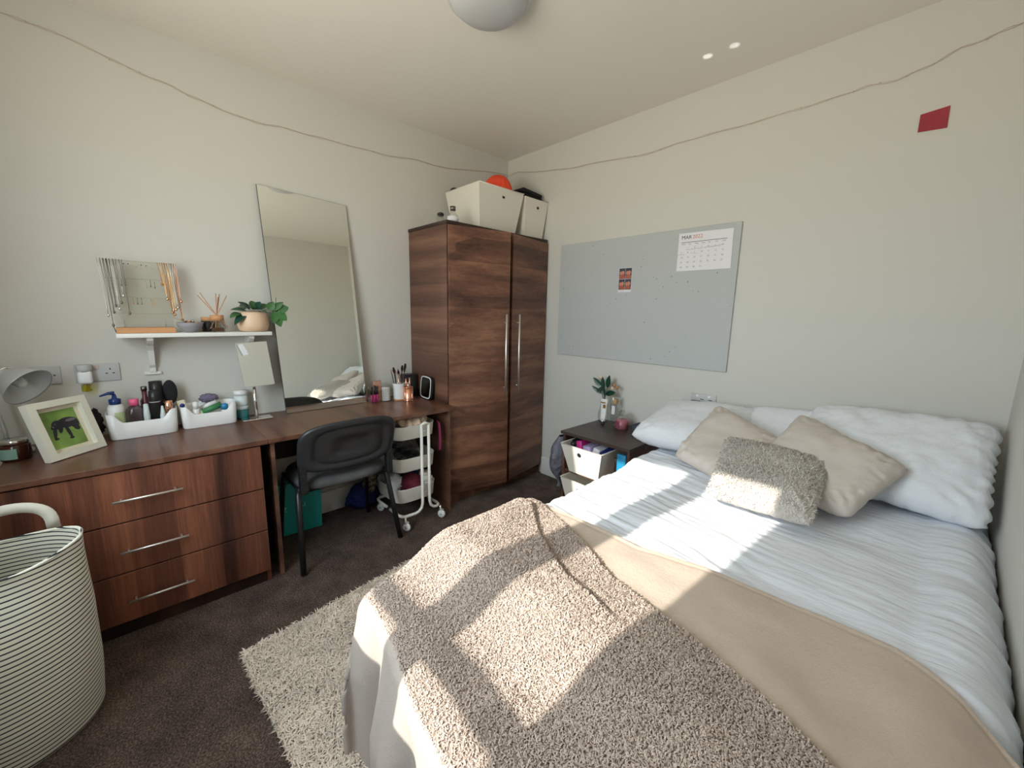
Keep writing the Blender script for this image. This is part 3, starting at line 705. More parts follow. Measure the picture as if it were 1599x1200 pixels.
# ------------------------------------------------------------------ chair
cr = thing('chair', 'black plastic-backed office chair with charcoal seat pushed up to the desk', 'chair', (.42, -1.72, 0))
def sup(a, b, n_): # superellipse
    def f(t): c, s = cos(t), sin(t); return (a * abs(c) ** (2 / n_) * (1 if c > 0 else -1), b * abs(s) ** (2 / n_) * (1 if s > 0 else -1))
    return f
CYc = -1.705
def backp(y, z, off=0):
    yy = (y - CYc) / .26
    return Vector((.585 + (z - .55) * .30 + .028 * (1 - yy * yy) + off, y, z))
se = sup(.262, .128, 4.6)
def shell(sc, off):
    pts_ = []
    for i in range(48):
        a, b = se(2 * PI * i / 48); top = .020 * (1 - (a / .262) ** 2) if b > 0 else -.012 * (1 - (a / .262) ** 2)
        low = 1 + .05 * (b / .118 < 0)
        pts_.append(backp(CYc + a * sc, .660 + (b + top) * sc, off))
    return pts_
g = G(); ring = [(.86, -.018), (.97, -.014), (1.0, 0), (.98, .012), (.93, .018)]; v = []; n_ = 48
for sc, off in ring: v += shell(sc, off)
v += shell(.74, .016); v += shell(.72, .007); v += shell(.68, .010); v += shell(.36, .013); v += shell(.33, .006); v += shell(.02, .012)
m_ = len(v) // n_
f = [(k * n_ + i, k * n_ + (i + 1) % n_, (k + 1) * n_ + (i + 1) % n_, (k + 1) * n_ + i) for k in range(m_ - 1) for i in range(n_)]
f += [tuple(range(n_ - 1, -1, -1)), tuple(range((m_ - 1) * n_, m_ * n_))]
g.add(v, f, True); bs = mk('backrest', g, 'chair_shell', cr)
def seatg():
    def fn(s, t):
        a = 2 * PI * s; q = sup(.215, .245, 3.6)(a)
        prof = [(0.0, .430), (.93, .428), (1.0, .440), (1.0, .458), (.96, .474), (.80, .482), (.4, .478), (.0, .476)]
        k, z = prof[min(7, int(t * 7 + .5))]
        return Vector((.395 + q[0] * k, CYc + q[1] * k, z))
    return grid(fn, 48, 7, wrap=True)
mk('seat', seatg(), 'chair_seat', cr)
for sy, nm in ((-1, 'l'), (1, 'r')):
    y = CYc + sy * .235
    mk('leg', tube([(.50, y, .43), (.535, y + sy * .012, .40), (.635, y + sy * .040, .006)], .0150, 10), 'black', cr)
    mk('leg', tube([(.27, y, .43), (.245, y + sy * .010, .40), (.200, y + sy * .035, .006)], .0125, 10), 'black', cr)
    mk('frame_rail', tube([(.22, y, .422), (.56, y, .422)], .011, 8), 'black', cr)
    b = mk('back_bracket', G().join(box(.575, .612, y - .018, y + .018, .425, .60, .006)), 'black', cr)
    for k in range(9): mk('rib', box(.612, .616, y - .016, y + .016, .445 + k * .010, .450 + k * .010, .001, 1), 'chair_shell', b)
mk('frame_rail', tube([(.545, CYc - .235, .42), (.545, CYc + .235, .42)], .011, 8), 'black', cr)

# ------------------------------------------------------------------ trolley under the desk
TY0, TY1, TX0, TX1 = -1.40, -1.095, .215, .555
tr = thing('trolley', 'white three-tier trolley on castors under the right end of the desk', 'trolley', (.39, -1.25, 0))
def tray(z0, z1):
    cx_, cy_ = (TX0 + TX1) / 2, (TY0 + TY1) / 2; hx, hy = (TX1 - TX0) / 2, (TY1 - TY0) / 2
    def rr(k, z):
        q = sup(hx * k, hy * k, 4.5); return [Vector((cx_ + q(2 * PI * i / 40)[0], cy_ + q(2 * PI * i / 40)[1], z)) for i in range(40)]
    g = G(); v = []
    for k, z in ((.93, z0), (.95, z0 + .004), (.99, z1), (1.0, z1 + .003), (.985, z1 + .003), (.972, z1), (.935, z0 + .008), (.02, z0 + .008)): v += rr(k, z)
    f = [(k * 40 + i, k * 40 + (i + 1) % 40, (k + 1) * 40 + (i + 1) % 40, (k + 1) * 40 + i) for k in range(7) for i in range(40)] + [tuple(range(39, -1, -1)), tuple(range(280, 320))]
    return g.add(v, f, True)
for z0, z1 in ((.575, .660), (.365, .452), (.160, .252)): mk('tray', tray(z0, z1), 'trolley', tr)
for X, sg in ((.568, 1), (.200, -1)):
    for ya, yb, sy in ((-1.230, -1.375, -1), (-1.178, -1.098, 1)):
        pts_ = [(X, ya, .668), (X, ya, .14), (X, ya + sy * .008, .108), (X, ya + sy * .03, .088), (X, ya + sy * .055, .083), (X - sg * .004, yb - sy * .02, .083), (X - sg * .016, yb - sy * .004, .083), (X - sg * .045, yb + sy * .004, .083), (X - sg * .16, yb + sy * .004, .083)]
        mk('frame_tube', tube(pts_, .0095, 10), 'trolley', tr)
    mk('frame_tube', tube([(X, -1.230, .662), (X, -1.204, .674), (X, -1.178, .662)], .0095, 10), 'trolley', tr)
    for z in (.617, .41, .205): mk('bolt', lathe(0, 0, [(.006, 0), (.005, .004), (0, .005)], 10).rot((0, 0, 0), 'Y', PI / 2 * sg).move((X - sg * .010, -1.204, z)), 'steel', tr)
for x, y in ((.592, -1.362), (.588, -1.100), (.235, -1.362), (.235, -1.100)):
    w = mk('castor', lathe(0, 0, [(0, -.009), (.019, -.009), (.026, -.006), (.027, 0), (.026, .006), (.019, .009), (0, .009)], 20).rot((0, 0, 0), 'X', PI / 2).rot((0, 0, 0), 'Z', .5).move((x, y, .027)), 'white_plastic', tr)
    mk('hub', lathe(0, 0, [(0, -.011), (.008, -.011), (.009, 0), (.008, .011), (0, .011)], 12).rot((0, 0, 0), 'X', PI / 2).rot((0, 0, 0), 'Z', .5).move((x, y, .027)), 'grey_plate', w)
    mk('fork', G().join(tube([(x - .008, y, .052), (x - .016, y, .083)], .007, 8), box(x - .014, x + .010, y - .013, y + .013, .052, .062, .004)), 'steel', w)
def lump(name, c, r, mat, label, cat, nz=.35, sc=3, group=None, nu=26, nv=16):
    return solo(name, ell(c, *r, nu, nv, nz, sc), mat, label, cat, group)
# gathered drawstring bag in the top tray
def gath(s, t):
    a = 2 * PI * s; r = (.0, .05, .095, .118, .12)[min(4, int(t * 4 + .5))]; z = (.030, .038, .030, .006, -.02)[min(4, int(t * 4 + .5))]
    k = 1 + .11 * sin(a * 13) * (1 - t * .5); return Vector((.410 + r * k * cos(a) * 1.18, -1.25 + r * k * sin(a) * 1.05, .680 + z + .006 * sin(a * 13 + 1) * min(1, t * 3) + .008 * sin(a * 5)))
solo('drawstring_bag', grid(gath, 104, 4, wrap=True), 'beige_cloth', 'beige gathered drawstring bag in the top tray of the trolley', 'bag')
solo('bag_strap', prism([(.52, -1.085, .655), (.54, -1.078, .645), (.55, -1.077, .56), (.548, -1.079, .46), (.535, -1.080, .455), (.532, -1.078, .56), (.525, -1.079, .64)], (0, .006, 0)), 'pink_strap', 'plum coloured strap hanging from the right of the top tray', 'strap')
lump('plastic_bag', (.41, -1.25, .470), (.105, .095, .070), 'poly', 'clear crumpled plastic bag in the middle tray of the trolley', 'plastic bag', .3, 4)
lump('dark_cloth', (.41, -1.25, .440), (.085, .075, .045), 'black_soft', 'dark folded cloth inside the clear bag on the middle tray', 'cloth', .3, 4)
lump('maroon_scarf', (.45, -1.24, .245), (.080, .070, .055), 'maroon', 'maroon knitted scarf in the bottom tray of the trolley', 'scarf', .35, 5)
lump('white_cloth', (.40, -1.34, .255), (.06, .05, .055), 'pillow_w', 'white crumpled cloth at the left of the bottom tray', 'cloth', .4, 5)
lump('navy_cloth', (.31, -1.20, .255), (.06, .07, .055), 'navy', 'navy cloth at the back of the bottom tray', 'cloth', .35, 4)
for k, (z, r) in enumerate(((.170, .052), (.222, .050), (.268, .040))):
    b = thing('tub', ('lowest', 'middle', 'topmost')[k] + ' of the stacked cream tubs in the bottom tray', 'tub', (.47, -1.150, z), 'stacked cream tubs')
    mk('pot', lathe(.47, -1.150, [(0, 0), (r * .92, 0), (r * .96, .03 if k < 2 else .02)], 22, z=z), 'trolley', b)
    mk('lid', lathe(.47, -1.150, [(r, .031 if k < 2 else .021), (r, .045 if k < 2 else .033), (r * .9, .049 if k < 2 else .037), (0, .049 if k < 2 else .037)], 22, z=z), 'cream_plastic', b)

# things on the floor under the desk
tb = thing('paper_bag', 'teal glossy paper carrier bag standing under the left of the desk', 'bag', (.12, -1.85, 0))
mk('bag_body', prism([(.155, -1.985, 0), (.168, -1.730, 0), (.176, -1.722, .33), (.160, -1.985, .33)], (-.09, .004, 0)), 'teal_bag', tb)
mk('handle', tube([(.172, -1.92, .32), (.176, -1.915, .36), (.176, -1.86, .37), (.176, -1.80, .36), (.174, -1.79, .32)], .002, 6), 'teal_jar', tb)
text('lettering', 'OZ', .040, 'bag_print', tb, (.1620, -1.982, .155), (.01, 1, 0), (.02, 0, 1))
text('lettering', 'RLI', .040, 'bag_print', tb, (.1680, -1.872, .165), (.04, 1, 0), (.02, 0, 1))
lump('blue_cloth', (.105, -1.43, .085), (.075, .11, .09), 'royal', 'royal blue fabric bundle on the carpet under the desk', 'cloth', .3, 3)
lump('camouflage_cloth', (.150, -1.395, .22), (.050, .050, .095), 'camo', 'olive camouflage fabric hanging over the blue bundle under the desk', 'cloth', .45, 4)

# ------------------------------------------------------------------ on the wardrobe
def taper(name, x0, x1, y0, y1, z0, z1, ins, label, group, hole_y, hole_side='x', th=.004, mat='cream_plastic', cat='storage box', hz_=.055, bowx=0):
    """open box that narrows downwards; front faces +x or -y"""
    t = thing(name, label, cat, ((x0 + x1) / 2, (y0 + y1) / 2, z0), group)
    def ring(k, z, e=0):
        i = ins * (1 - k) + e; return [(x0 + i, y0 + i, z), (x1 - i * (1.0), y0 + i, z), (x1 - i, y1 - i, z), (x0 + i, y1 - i, z)]
    v = ring(0, z0) + ring(1, z1) + ring(1, z1, th) + ring(0, z0 + th, th)
    f = [(3, 2, 1, 0)]
    for a in (0, 4, 8):
        for i in range(4): f.append((a + i, a + (i + 1) % 4, a + 4 + (i + 1) % 4, a + 4 + i))
    f.append((12, 13, 14, 15))
    mk('box_body', G().add(v, f), mat, t)
    mk('rim', tube(ring(1, z1), .0035, 6, closed=True), mat, t)
    k = (z1 - hz_ - z0) / (z1 - z0); i = ins * (1 - k)
    if hole_side == 'x': h = lathe(0, 0, [(0, 0), (.012, 0), (.012, .0012), (0, .0012)], 20).rot((0, 0, 0), 'Y', PI / 2 - math.atan2(ins, z1 - z0)).move((x1 - i + .0003, hole_y, z1 - hz_))
    else: h = lathe(0, 0, [(0, 0), (.015, 0), (.015, .0012), (0, .0012)], 20).rot((0, 0, 0), 'X', PI / 2 + math.atan2(ins, z1 - z0) * 1).move((hole_y, y0 + i - .0003, z1 - hz_))
    mk('finger_hole', h, 'gap_shade', t)  # black disc on the face, the shade of the hole painted on
    return t
taper('storage_box', .08, .475, -.70, -.275, 1.946, 2.235, .045, 'left cream open storage box on top of the wardrobe, holding an orange hat', 'cream boxes on the wardrobe', -.47)
taper('storage_box', .08, .475, -.258, -.004, 1.946, 2.225, .030, 'right cream open storage box on top of the wardrobe, holding black cases', 'cream boxes on the wardrobe', -.115)
def hat(s, t):
    a = 2 * PI * s; b = t * PI * .5; d = Vector((cos(a) * cos(b) * .115, sin(a) * cos(b) * .125, sin(b) * .15))
    k = 1 + .02 * sin(a * 18) + .05 * sin(a * 3 + 1); return Vector((.33 + d.x * k, -.405 + d.y * .88 * k, 2.215 + d.z * (1 + .04 * sin(a * 2))))
solo('knitted_hat', grid(hat, 72, 12, wrap=True), 'orange', 'bright orange knitted hat sticking out of the left wardrobe-top box', 'hat')
for k, (z, a) in enumerate(((2.232, -.05), (2.266, -.09))):
    solo('black_case', box(.12, .44, -.245, -.035, z, z + .028, .010, 3).rot((.3, -.15, z), 'X', a), 'black_soft', ('lower', 'upper')[k] + ' of the two flat black cases in the right wardrobe-top box', 'case', 'black cases')
solo('black_ball', ell((.14, -.66, 2.235), .035, .035, .03), 'black', 'small black round thing showing at the back left of the left box', 'cap')
bt = thing('glass_bottle', 'small clear bottle with white label and brown stopper on the wardrobe edge', 'bottle', (.40, -.86, 1.945))
mk('glass', lathe(.40, -.86, [(0, 0), (.034, .0), (.038, .01), (.036, .05), (.016, .072), (.014, .09)], 20, z=1.946), 'glass', bt)
mk('label', lathe(.40, -.86, [(.0385, .008), (.0375, .046)], 20, z=1.946), 'paper', bt)
mk('stopper', lathe(.40, -.86, [(0, .085), (.018, .085), (.019, .11), (0, .112)], 16, z=1.946), 'bronze', bt)
b2 = thing('glass_jar', 'small dark-lidded jar behind the labelled bottle on the wardrobe', 'jar', (.34, -.90, 1.945))
mk('glass', lathe(.33, -.91, [(0, 0), (.026, 0), (.028, .01), (.026, .05)], 18, z=1.946), 'glass', b2); mk('lid', ell((.33, -.91, 2.008), .024, .024, .014), 'dark_jar', b2)

# ------------------------------------------------------------------ bedside table
ns = thing('bedside_table', 'dark brown open bedside table with two drawers boxes left of the bed', 'bedside table', (1.32, -.24, 0))
ns['label'] = 'dark brown open-fronted bedside table between wardrobe and bed'
NX0, NX1, NY = 1.085, 1.60, -.485
mk('table_top', box(NX0, NX1, NY, -.002, .585, .605, .002, 1), 'wood_ns', ns)
mk('side_panel', box(NX0 + .01, NX0 + .026, NY + .02, -.02, 0, .585), 'wood_side', ns)
mk('side_panel', box(NX1 - .026, NX1 - .01, NY + .02, -.02, 0, .585), 'wood_side', ns)
mk('back_panel', box(NX0 + .026, NX1 - .026, -.032, -.02, .05, .585), 'wood_dark', ns)
mk('shelf_board', box(NX0 + .026, NX1 - .026, NY + .03, -.032, .325, .342), 'wood_side', ns)
mk('shelf_board', box(NX0 + .026, NX1 - .026, NY + .03, -.032, .05, .068), 'wood_side', ns)
taper('storage_box', 1.118, 1.435, -.52, -.14, .343, .535, .045, 'white tapered box on the middle shelf of the bedside table', 'white boxes in the bedside table', 1.262, 'y', mat='cream_plastic', hz_=.05)
taper('storage_box', 1.118, 1.435, -.51, -.13, .069, .300, .045, 'white tapered box on the lowest shelf of the bedside table', 'white boxes in the bedside table', 1.262, 'y', mat='cream_plastic', hz_=.06)
for nm, x, c, mt, lb in (('hair_piece', 1.17, (.035, .09, .04), 'black', 'black rounded object at the left of the upper bedside box'), ('wrapped_pack', 1.222, (.022, .10, .038), 'magenta', 'magenta packet in the upper bedside box'), ('wrapped_pack', 1.282, (.030, .10, .034), 'lilac', 'lilac packet in the upper bedside box'), ('wrapped_pack', 1.345, (.025, .09, .030), 'paper', 'white packet in the upper bedside box'), ('wrapped_pack', 1.395, (.022, .09, .030), 'royal', 'blue packet at the right of the upper bedside box')):
    if 'hair' in nm: lump(nm, (x, -.38, .525), c, mt, lb, 'object', .2, 5, None, 14, 10)
    else: solo(nm, box(x - c[0], x + c[0], -.36 - c[1], -.36 + c[1], .475, .475 + c[2] * 2, .008, 3).rot((x, -.36, .51), 'Y', (x * 37 % 1 - .5) * .9).rot((x, -.36, .51), 'X', (x * 91 % 1 - .5) * .3), mt, lb, 'packet', 'packets in the bedside box')
cbx = taper('small_tub', 1.465, 1.555, -.43, -.30, .343, .50, .01, 'clear grey tub standing right of the upper bedside box', None, 1.5, 'y', mat='glass', cat='tub')
solo('blue_pack', box(1.500, 1.560, -.455, -.43, .343, .548, .006), 'cyan', 'bright blue packet on the shelf beside the bed edge', 'packet')
def hang(s, t):
    a = 2 * PI * s; z = .545 - t * .36; w = .5 + .9 * sin(PI * min(1, t * 1.15)) ** .8
    return Vector((1.045 + .048 * w * cos(a) * (1 - .3 * t), -.40 + .085 * w * sin(a), z)) + Vector((1, 1, 0)) * .010 * noise.noise(Vector((cos(a) * 3, sin(a) * 3, z * 14)))
bgh = thing('hanging_bag', 'grey crumpled nylon bag hanging on the left side of the bedside table', 'bag', (1.03, -.40, .18))
mk('bag_body', grid(hang, 28, 18, wrap=True), 'bag_grey', bgh)
mk('strap', prism([(1.080, -.44, .21), (1.080, -.41, .21), (1.082, -.425, .03)], (-.012, 0, 0)), 'black_soft', bgh)
# on the bedside table
Z = .605
vs = thing('plant_vase', 'sprig of dark green leaves in a clear glass jug on the bedside table', 'plant', (1.150, -.09, Z))
mk('vase', lathe(1.140, -.075, [(0, 0), (.030, 0), (.040, .02), (.042, .06), (.030, .10), (.026, .135)], 24, z=Z), 'glass', vs)
def leafg(base, tip, w, up=Vector((0, 0, 1)), fold=.15, droop=.0, n=8):
    base, tip = Vector(base), Vector(tip); d = (tip - base); L = d.length; dn = d.normalized(); side = dn.cross(up)
    if side.length < .1: side = dn.cross(Vector((1, 0, 0)))
    side.normalize(); nn = side.cross(dn); g = G(); v = []; f = []
    for i in range(n + 1):
        t = i / n; ww = w * .5 * sin(PI * t ** .8) ** .75 if 0 < t < 1 else .0004; c = base + d * t - Vector((0, 0, 1)) * droop * t * t * L
        for k in (-1, -.5, 0, .5, 1): v.append(c + side * ww * k + nn * (abs(k) * ww * fold))
    for i in range(n):
        for k in range(4): f.append((i * 5 + k, i * 5 + k + 1, i * 5 + 6 + k, i * 5 + 5 + k))
    return g.add(v, f, True)
base = Vector((1.142, -.08, Z + .12))
for tip, w, b0 in (((1.045, -.09, .920), .038, (1.115, -.085, .865)), ((1.190, -.10, .955), .042, (1.165, -.085, .86)), ((1.050, -.11, .862), .030, (1.125, -.085, .81)), ((1.250, -.11, .842), .040, (1.155, -.085, .815)), ((1.125, -.09, .935), .036, (1.135, -.085, .85)), ((1.110, -.13, .83), .036, (1.140, -.08, .86)), ((1.175, -.13, .865), .036, (1.145, -.08, .80))):
    l = mk('leaf', leafg(b0, tip, w, Vector((0, -1, .3))), 'leaf_dark', vs); mk('leaf_stem', tube([(1.142, -.08, Z + .02), (1.144, -.08, Z + .13), b0], .0018, 5), 'stem', l)
for c in ((1.105, -.085, .925), (1.215, -.075, .885), (1.235, -.07, .870), (1.20, -.075, .86)): mk('blossom', ell(c, .014, .010, .012, 8, 6, .3), 'tan_chain' if c[0] > 1.2 else 'pot', vs)
tbx = thing('cream_tube', 'white hand cream tube standing on its dark cap on the bedside table', 'tube', (1.185, -.145, Z))
def tubeg(x, y, z0, z1, w0, w1, d0, d1, n=20, m=6):
    return grid(lambda s, t: Vector((x + (w0 + (w1 - w0) * t) * cos(2 * PI * s), y + (d0 + (d1 - d0) * t) * sin(2 * PI * s), z0 + (z1 - z0) * t)), n, m, wrap=True)
mk('cap', lathe(1.185, -.145, [(0, 0), (.011, 0), (.012, .022), (0, .022)], 16, z=Z), 'black', tbx)
g = tubeg(1.185, -.145, Z + .030, Z + .185, .020, .027, .016, .002); g.f.append(tuple(range(0, 140, 7))); g.sm.append(False)
mk('tube_body', g, 'lotion', tbx); mk('neck', lathe(1.185, -.145, [(.012, .022), (.018, .031)], 16, z=Z), 'chrome', tbx)
mk('printed_band', G().join(box(1.166, 1.204, -.1585, -.1565, Z + .158, Z + .166), box(1.190, 1.206, -.1615, -.1590, Z + .125, Z + .15)), 'gold', tbx)
df = thing('scent_bottle', 'tall square clear bottle with wooden stopper against the wall on the bedside table', 'bottle', (1.235, -.08, Z))
mk('glass', box(1.212, 1.262, -.105, -.055, Z + .001, Z + .20, .005), 'glass', df); mk('stopper', box(1.222, 1.252, -.095, -.065, Z + .150, Z + .185, .003), 'cork', df)
mk('label', box(1.225, 1.250, -.1062, -.1052, Z + .08, Z + .14), 'paper', df)
cj = thing('candle_jar', 'pink wax candle in a lidded glass jar on the bedside table', 'candle', (1.325, -.125, Z))
mk('glass', lathe(1.325, -.125, [(0, .001), (.040, .001), (.046, .01), (.046, .075), (.038, .090), (.038, .097)], 28, z=Z), 'glass', cj)
mk('wax', lathe(1.325, -.125, [(0, .004), (.043, .004), (.0435, .065), (0, .062)], 28, z=Z), 'wick_pink', cj)
mk('lid', lathe(1.325, -.125, [(.042, .098), (.043, .104), (.030, .112), (.012, .116), (.016, .128), (0, .132)], 24, z=Z), 'glass', cj)
mk('label', prism([(1.325 + .0468 * cos(a), -.125 + .0468 * sin(a), Z + .014) for a in [math.radians(d) for d in range(215, 276, 10)]] + [(1.325 + .0468 * cos(a), -.125 + .0468 * sin(a), Z + .056) for a in [math.radians(d) for d in range(275, 214, -10)]], (0, -.0008, 0)), plain('plum_label', (.22, .05, .10), .5), cj)
solo('glasses_case', box(1.405, 1.50, -.15, -.05, Z, Z + .052, .012, 3), plain('slate_cloth', (.035, .042, .06), .7), 'small dark slate case at the right of the bedside table beside the pillow', 'case')

# ------------------------------------------------------------------ shelf items
SZ = 1.2402
jh = thing('jewellery_stand', 'clear acrylic jewellery stand with a wooden base on the wall shelf', 'jewellery stand', (.09, -2.445, SZ))
mk('base', box(.055, .135, -2.552, -2.338, SZ, SZ + .026, .002, 1), 'light_wood', jh)
mk('panel', prism([(.060, -2.550, SZ + .026), (.060, -2.340, SZ + .026), (.060, -2.318, 1.575), (.060, -2.572, 1.575)], (.003, 0, 0)), 'acrylic', jh)
for z in (1.330, 1.405, 1.490, 1.572):
    w = (z - 1.26) * .07; mk('bar', box(.060, .085, -2.550 - w, -2.340 + w, z, z + .004), 'acrylic', jh)
mk('post', tube([(.088, -2.520, SZ + .026), (.088, -2.520, 1.30)], .003, 6), 'glass', jh); mk('post', tube([(.088, -2.372, SZ + .026), (.088, -2.372, 1.30)], .003, 6), 'glass', jh)
random.seed(11)
def neck(y, z1, z0, w, mat, x=.098, lean=0, beads=0):
    pts_ = []; n_ = 16
    for i in range(n_ + 1):
        t = i / n_; s = 2 * t - 1; z = z0 + (z1 - z0) * abs(s) ** 1.35; sw = lean * (z1 - z)
        pts_.append((x + .004 * sin(i), y + sw + w * .5 * (s if abs(s) > .3 else s) * (.5 + .5 * abs(s)), z + .002 * sin(i * 3)))
    return pts_
ln = ['nearest the left edge, silver', 'dark silver with a long pendant', 'second from left, dark silver', 'twisted grey', 'beaded grey', 'thin bronze', 'pale silver', 'red-topped dark']
for k in range(8):
    y = -2.578 + k * .0105; z0 = (1.33, 1.285, 1.345, 1.375, 1.36, 1.39, 1.42, 1.34)[k]
    p = neck(y, 1.578, z0, .008, None, .088 + .004 * (k % 3), lean=.03)
    mt = ('silver', 'bronze', 'bronze', 'bronze', 'silver', 'bronze', 'silver', 'bronze')[k]
    nk = thing('necklace', 'thin ' + ln[k] + ' necklace hanging at the left of the jewellery stand', 'necklace', (.09, y, z0), 'necklaces on the jewellery stand')
    mk('chain', tube(p, .0016 if k in (2, 3, 4) else .0010, 5), mt, nk)
    mk('pendant', ell((p[8][0], p[8][1], p[8][2] - .006), .003, .005, .008, 8, 6), mt, nk)
    if k == 1: mk('pendant', tube([(p[8][0], p[8][1], p[8][2] - .01), (p[8][0], p[8][1] + .006, p[8][2] - .04)], .002, 5), mt, nk)
ln = ['fine gold', 'tan beaded', 'brown corded', 'warm gold', 'pale gold', 'rightmost silver', 'long tan', 'looped copper']
for k in range(8):
    y = -2.372 + k * .0085; z0 = (1.48, 1.41, 1.345, 1.335, 1.36, 1.37, 1.31, 1.40)[k]
    p = neck(y, 1.576, z0, .010, None, .088 + .004 * (k % 3), lean=.06)
    mt = ('tan_chain', 'gold', 'tan_chain', 'gold', 'gold', 'silver', 'tan_chain', 'copper')[k]
    nk = thing('necklace', ln[k] + ' necklace hanging at the right of the jewellery stand', 'necklace', (.09, y, z0), 'necklaces on the jewellery stand')
    mk('chain', tube(p, .0018 if k in (1, 2, 3, 6) else .0011, 5), mt, nk)
    mk('pendant', ell((p[8][0], p[8][1], p[8][2] - .005), .004, .006, .007, 8, 6), mt, nk)
bl = thing('bangle', 'thin gold bangle hanging by the lower right of the jewellery stand', 'bangle', (.10, -2.315, 1.31))
mk('ring', tube([(.10, -2.320 + .020 * cos(a * PI / 12), 1.335 + .032 * sin(a * PI / 12)) for a in range(24)], .0012, 5, closed=True), 'gold', bl)
EA = [(-2.528, 1.558, 'silver', 'round silver ring at the top left'), (-2.495, 1.560, 'bronze', 'first dark stud of the top row'), (-2.480, 1.560, 'bronze', 'second dark stud of the top row'), (-2.455, 1.552, 'gold', 'gold disc in the middle of the top row'), (-2.435, 1.558, 'bronze', 'third dark stud of the top row'), (-2.418, 1.556, 'bronze', 'fourth dark stud of the top row'), (-2.40, 1.545, 'silver', 'silver cluster right in the top row'),
      (-2.512, 1.475, 'bronze', 'left drop of the second row'), (-2.498, 1.475, 'bronze', 'second drop of the second row'), (-2.425, 1.473, 'silver', 'third drop of the second row'), (-2.410, 1.475, 'bronze', 'fourth drop of the second row'), (-2.395, 1.470, 'bronze', 'rightmost drop of the second row'),
      (-2.480, 1.392, 'tan_chain', 'left drop of the third row'), (-2.465, 1.392, 'bronze', 'second drop of the third row'), (-2.450, 1.392, 'bronze', 'third drop of the third row'), (-2.415, 1.388, 'gold', 'fourth drop of the third row'), (-2.403, 1.388, 'gold', 'rightmost drop of the third row')]
for k, (y, z, mt, lb) in enumerate(EA):
    if k < 7: g = tube([(.090, y + .006 * cos(a * PI / 6), z + .006 * sin(a * PI / 6)) for a in range(12)], .0010, 5, closed=True) if mt != 'bronze' else ell((.090, y, z), .003, .003, .003, 8, 6)
    else: g = G().join(tube([(.088, y, z + .014), (.090, y + .001, z), (.090, y, z - .012)], .0010, 5), ell((.090, y, z - .014), .002, .0025, .005, 8, 6))
    solo('earring', g, mt, lb + ' on the jewellery stand', 'earring', 'earrings on the jewellery stand')
random.seed(2)
bw = thing('trinket_bowl', 'small grey stoneware bowl of beads on the wall shelf', 'bowl', (.10, -2.278, SZ))
mk('bowl_body', lathe(.10, -2.278, [(0, 0), (.022, 0), (.026, .004), (.050, .028), (.057, .050), (.053, .050), (.046, .030), (.0, .012)], 28, z=SZ), 'bowl', bw)
for k in range(14):
    a = k * 2.4; r = .010 * (k % 5); solo('bead', ell((.10 + r * cos(a), -2.278 + r * sin(a), SZ + .048 + .004 * (k % 3)), .007, .007, .006, 8, 6, .2), ('gold', 'tan_chain', 'silver')[k % 3], 'small bead or stone heaped in the grey trinket bowl', 'bead', 'beads in the grey bowl')
rd = thing('reed_diffuser', 'square glass reed diffuser with wooden collar and pale reeds on the shelf', 'diffuser', (.12, -2.165, SZ))
mk('glass', box(.092, .148, -2.193, -2.137, SZ + .001, SZ + .062, .005), 'glass', rd); mk('oil', box(.097, .143, -2.188, -2.142, SZ + .005, SZ + .022, .003), plain('amber_oil', (.10, .03, .012), .2), rd)
mk('collar', lathe(.12, -2.165, [(0, .060), (.029, .060), (.030, .088), (0, .088)], 24, z=SZ), 'light_wood', rd)
for tip in ((.09, -2.235, 1.428), (.13, -2.228, 1.440), (.12, -2.160, 1.438), (.10, -2.142, 1.437), (.13, -2.115, 1.430), (.11, -2.150, 1.420)):
    b0 = Vector((.12, -2.165, SZ + .085)); t_ = Vector(tip); lo = b0 - (t_ - b0).normalized() * .075
    mk('reed', tube([lo, t_], .0021, 6), 'reed', rd)
cb = thing('candle', 'short dark candle glass behind the reed diffuser on the shelf', 'candle', (.055, -2.20, SZ))
mk('jar', lathe(.045, -2.195, [(0, 0), (.030, 0), (.031, .055), (0, .055)], 20, z=SZ), 'dark_jar', cb); mk('lid', lathe(.045, -2.195, [(0, .056), (.031, .056), (.031, .075), (0, .075)], 20, z=SZ), 'light_wood', cb)
pp = thing('potted_plant', 'trailing green plant in a peach ceramic pot at the right end of the shelf', 'plant', (.10, -2.0, SZ))
mk('pot', lathe(.10, -2.0, [(0, 0), (.055, 0), (.068, .008), (.076, .035), (.074, .070), (.066, .105), (.062, .108), (.060, .095), (0, .092)], 36, z=SZ), 'pot', pp)
mk('soil', lathe(.10, -2.0, [(0, .0935), (.061, .0935), (.061, .0965), (0, .099)], 24, z=SZ), 'soil', pp)
LV = [((.13, -2.03, 1.345), (.17, -2.10, 1.300), .045), ((.12, -2.03, 1.35), (.12, -2.105, 1.375), .05), ((.13, -2.02, 1.36), (.17, -2.07, 1.395), .05), ((.10, -2.01, 1.36), (.08, -2.06, 1.42), .05), ((.13, -2.0, 1.36), (.18, -2.02, 1.385), .055), ((.12, -1.99, 1.36), (.10, -2.0, 1.425), .05),
      ((.13, -1.98, 1.36), (.15, -1.965, 1.418), .055), ((.12, -1.97, 1.36), (.12, -1.925, 1.405), .055), ((.14, -1.975, 1.352), (.19, -1.955, 1.360), .05), ((.09, -2.03, 1.36), (.03, -2.06, 1.39), .05), ((.08, -1.98, 1.36), (.03, -1.97, 1.39), .05), ((.12, -2.06, 1.34), (.16, -2.115, 1.33), .04)]
for k, (a, b, w) in enumerate(LV): mk('leaf', leafg(a, b, w, Vector((.4, .1, 1)), .2, .25), 'leaf' if k % 3 else 'leaf_dark', pp)
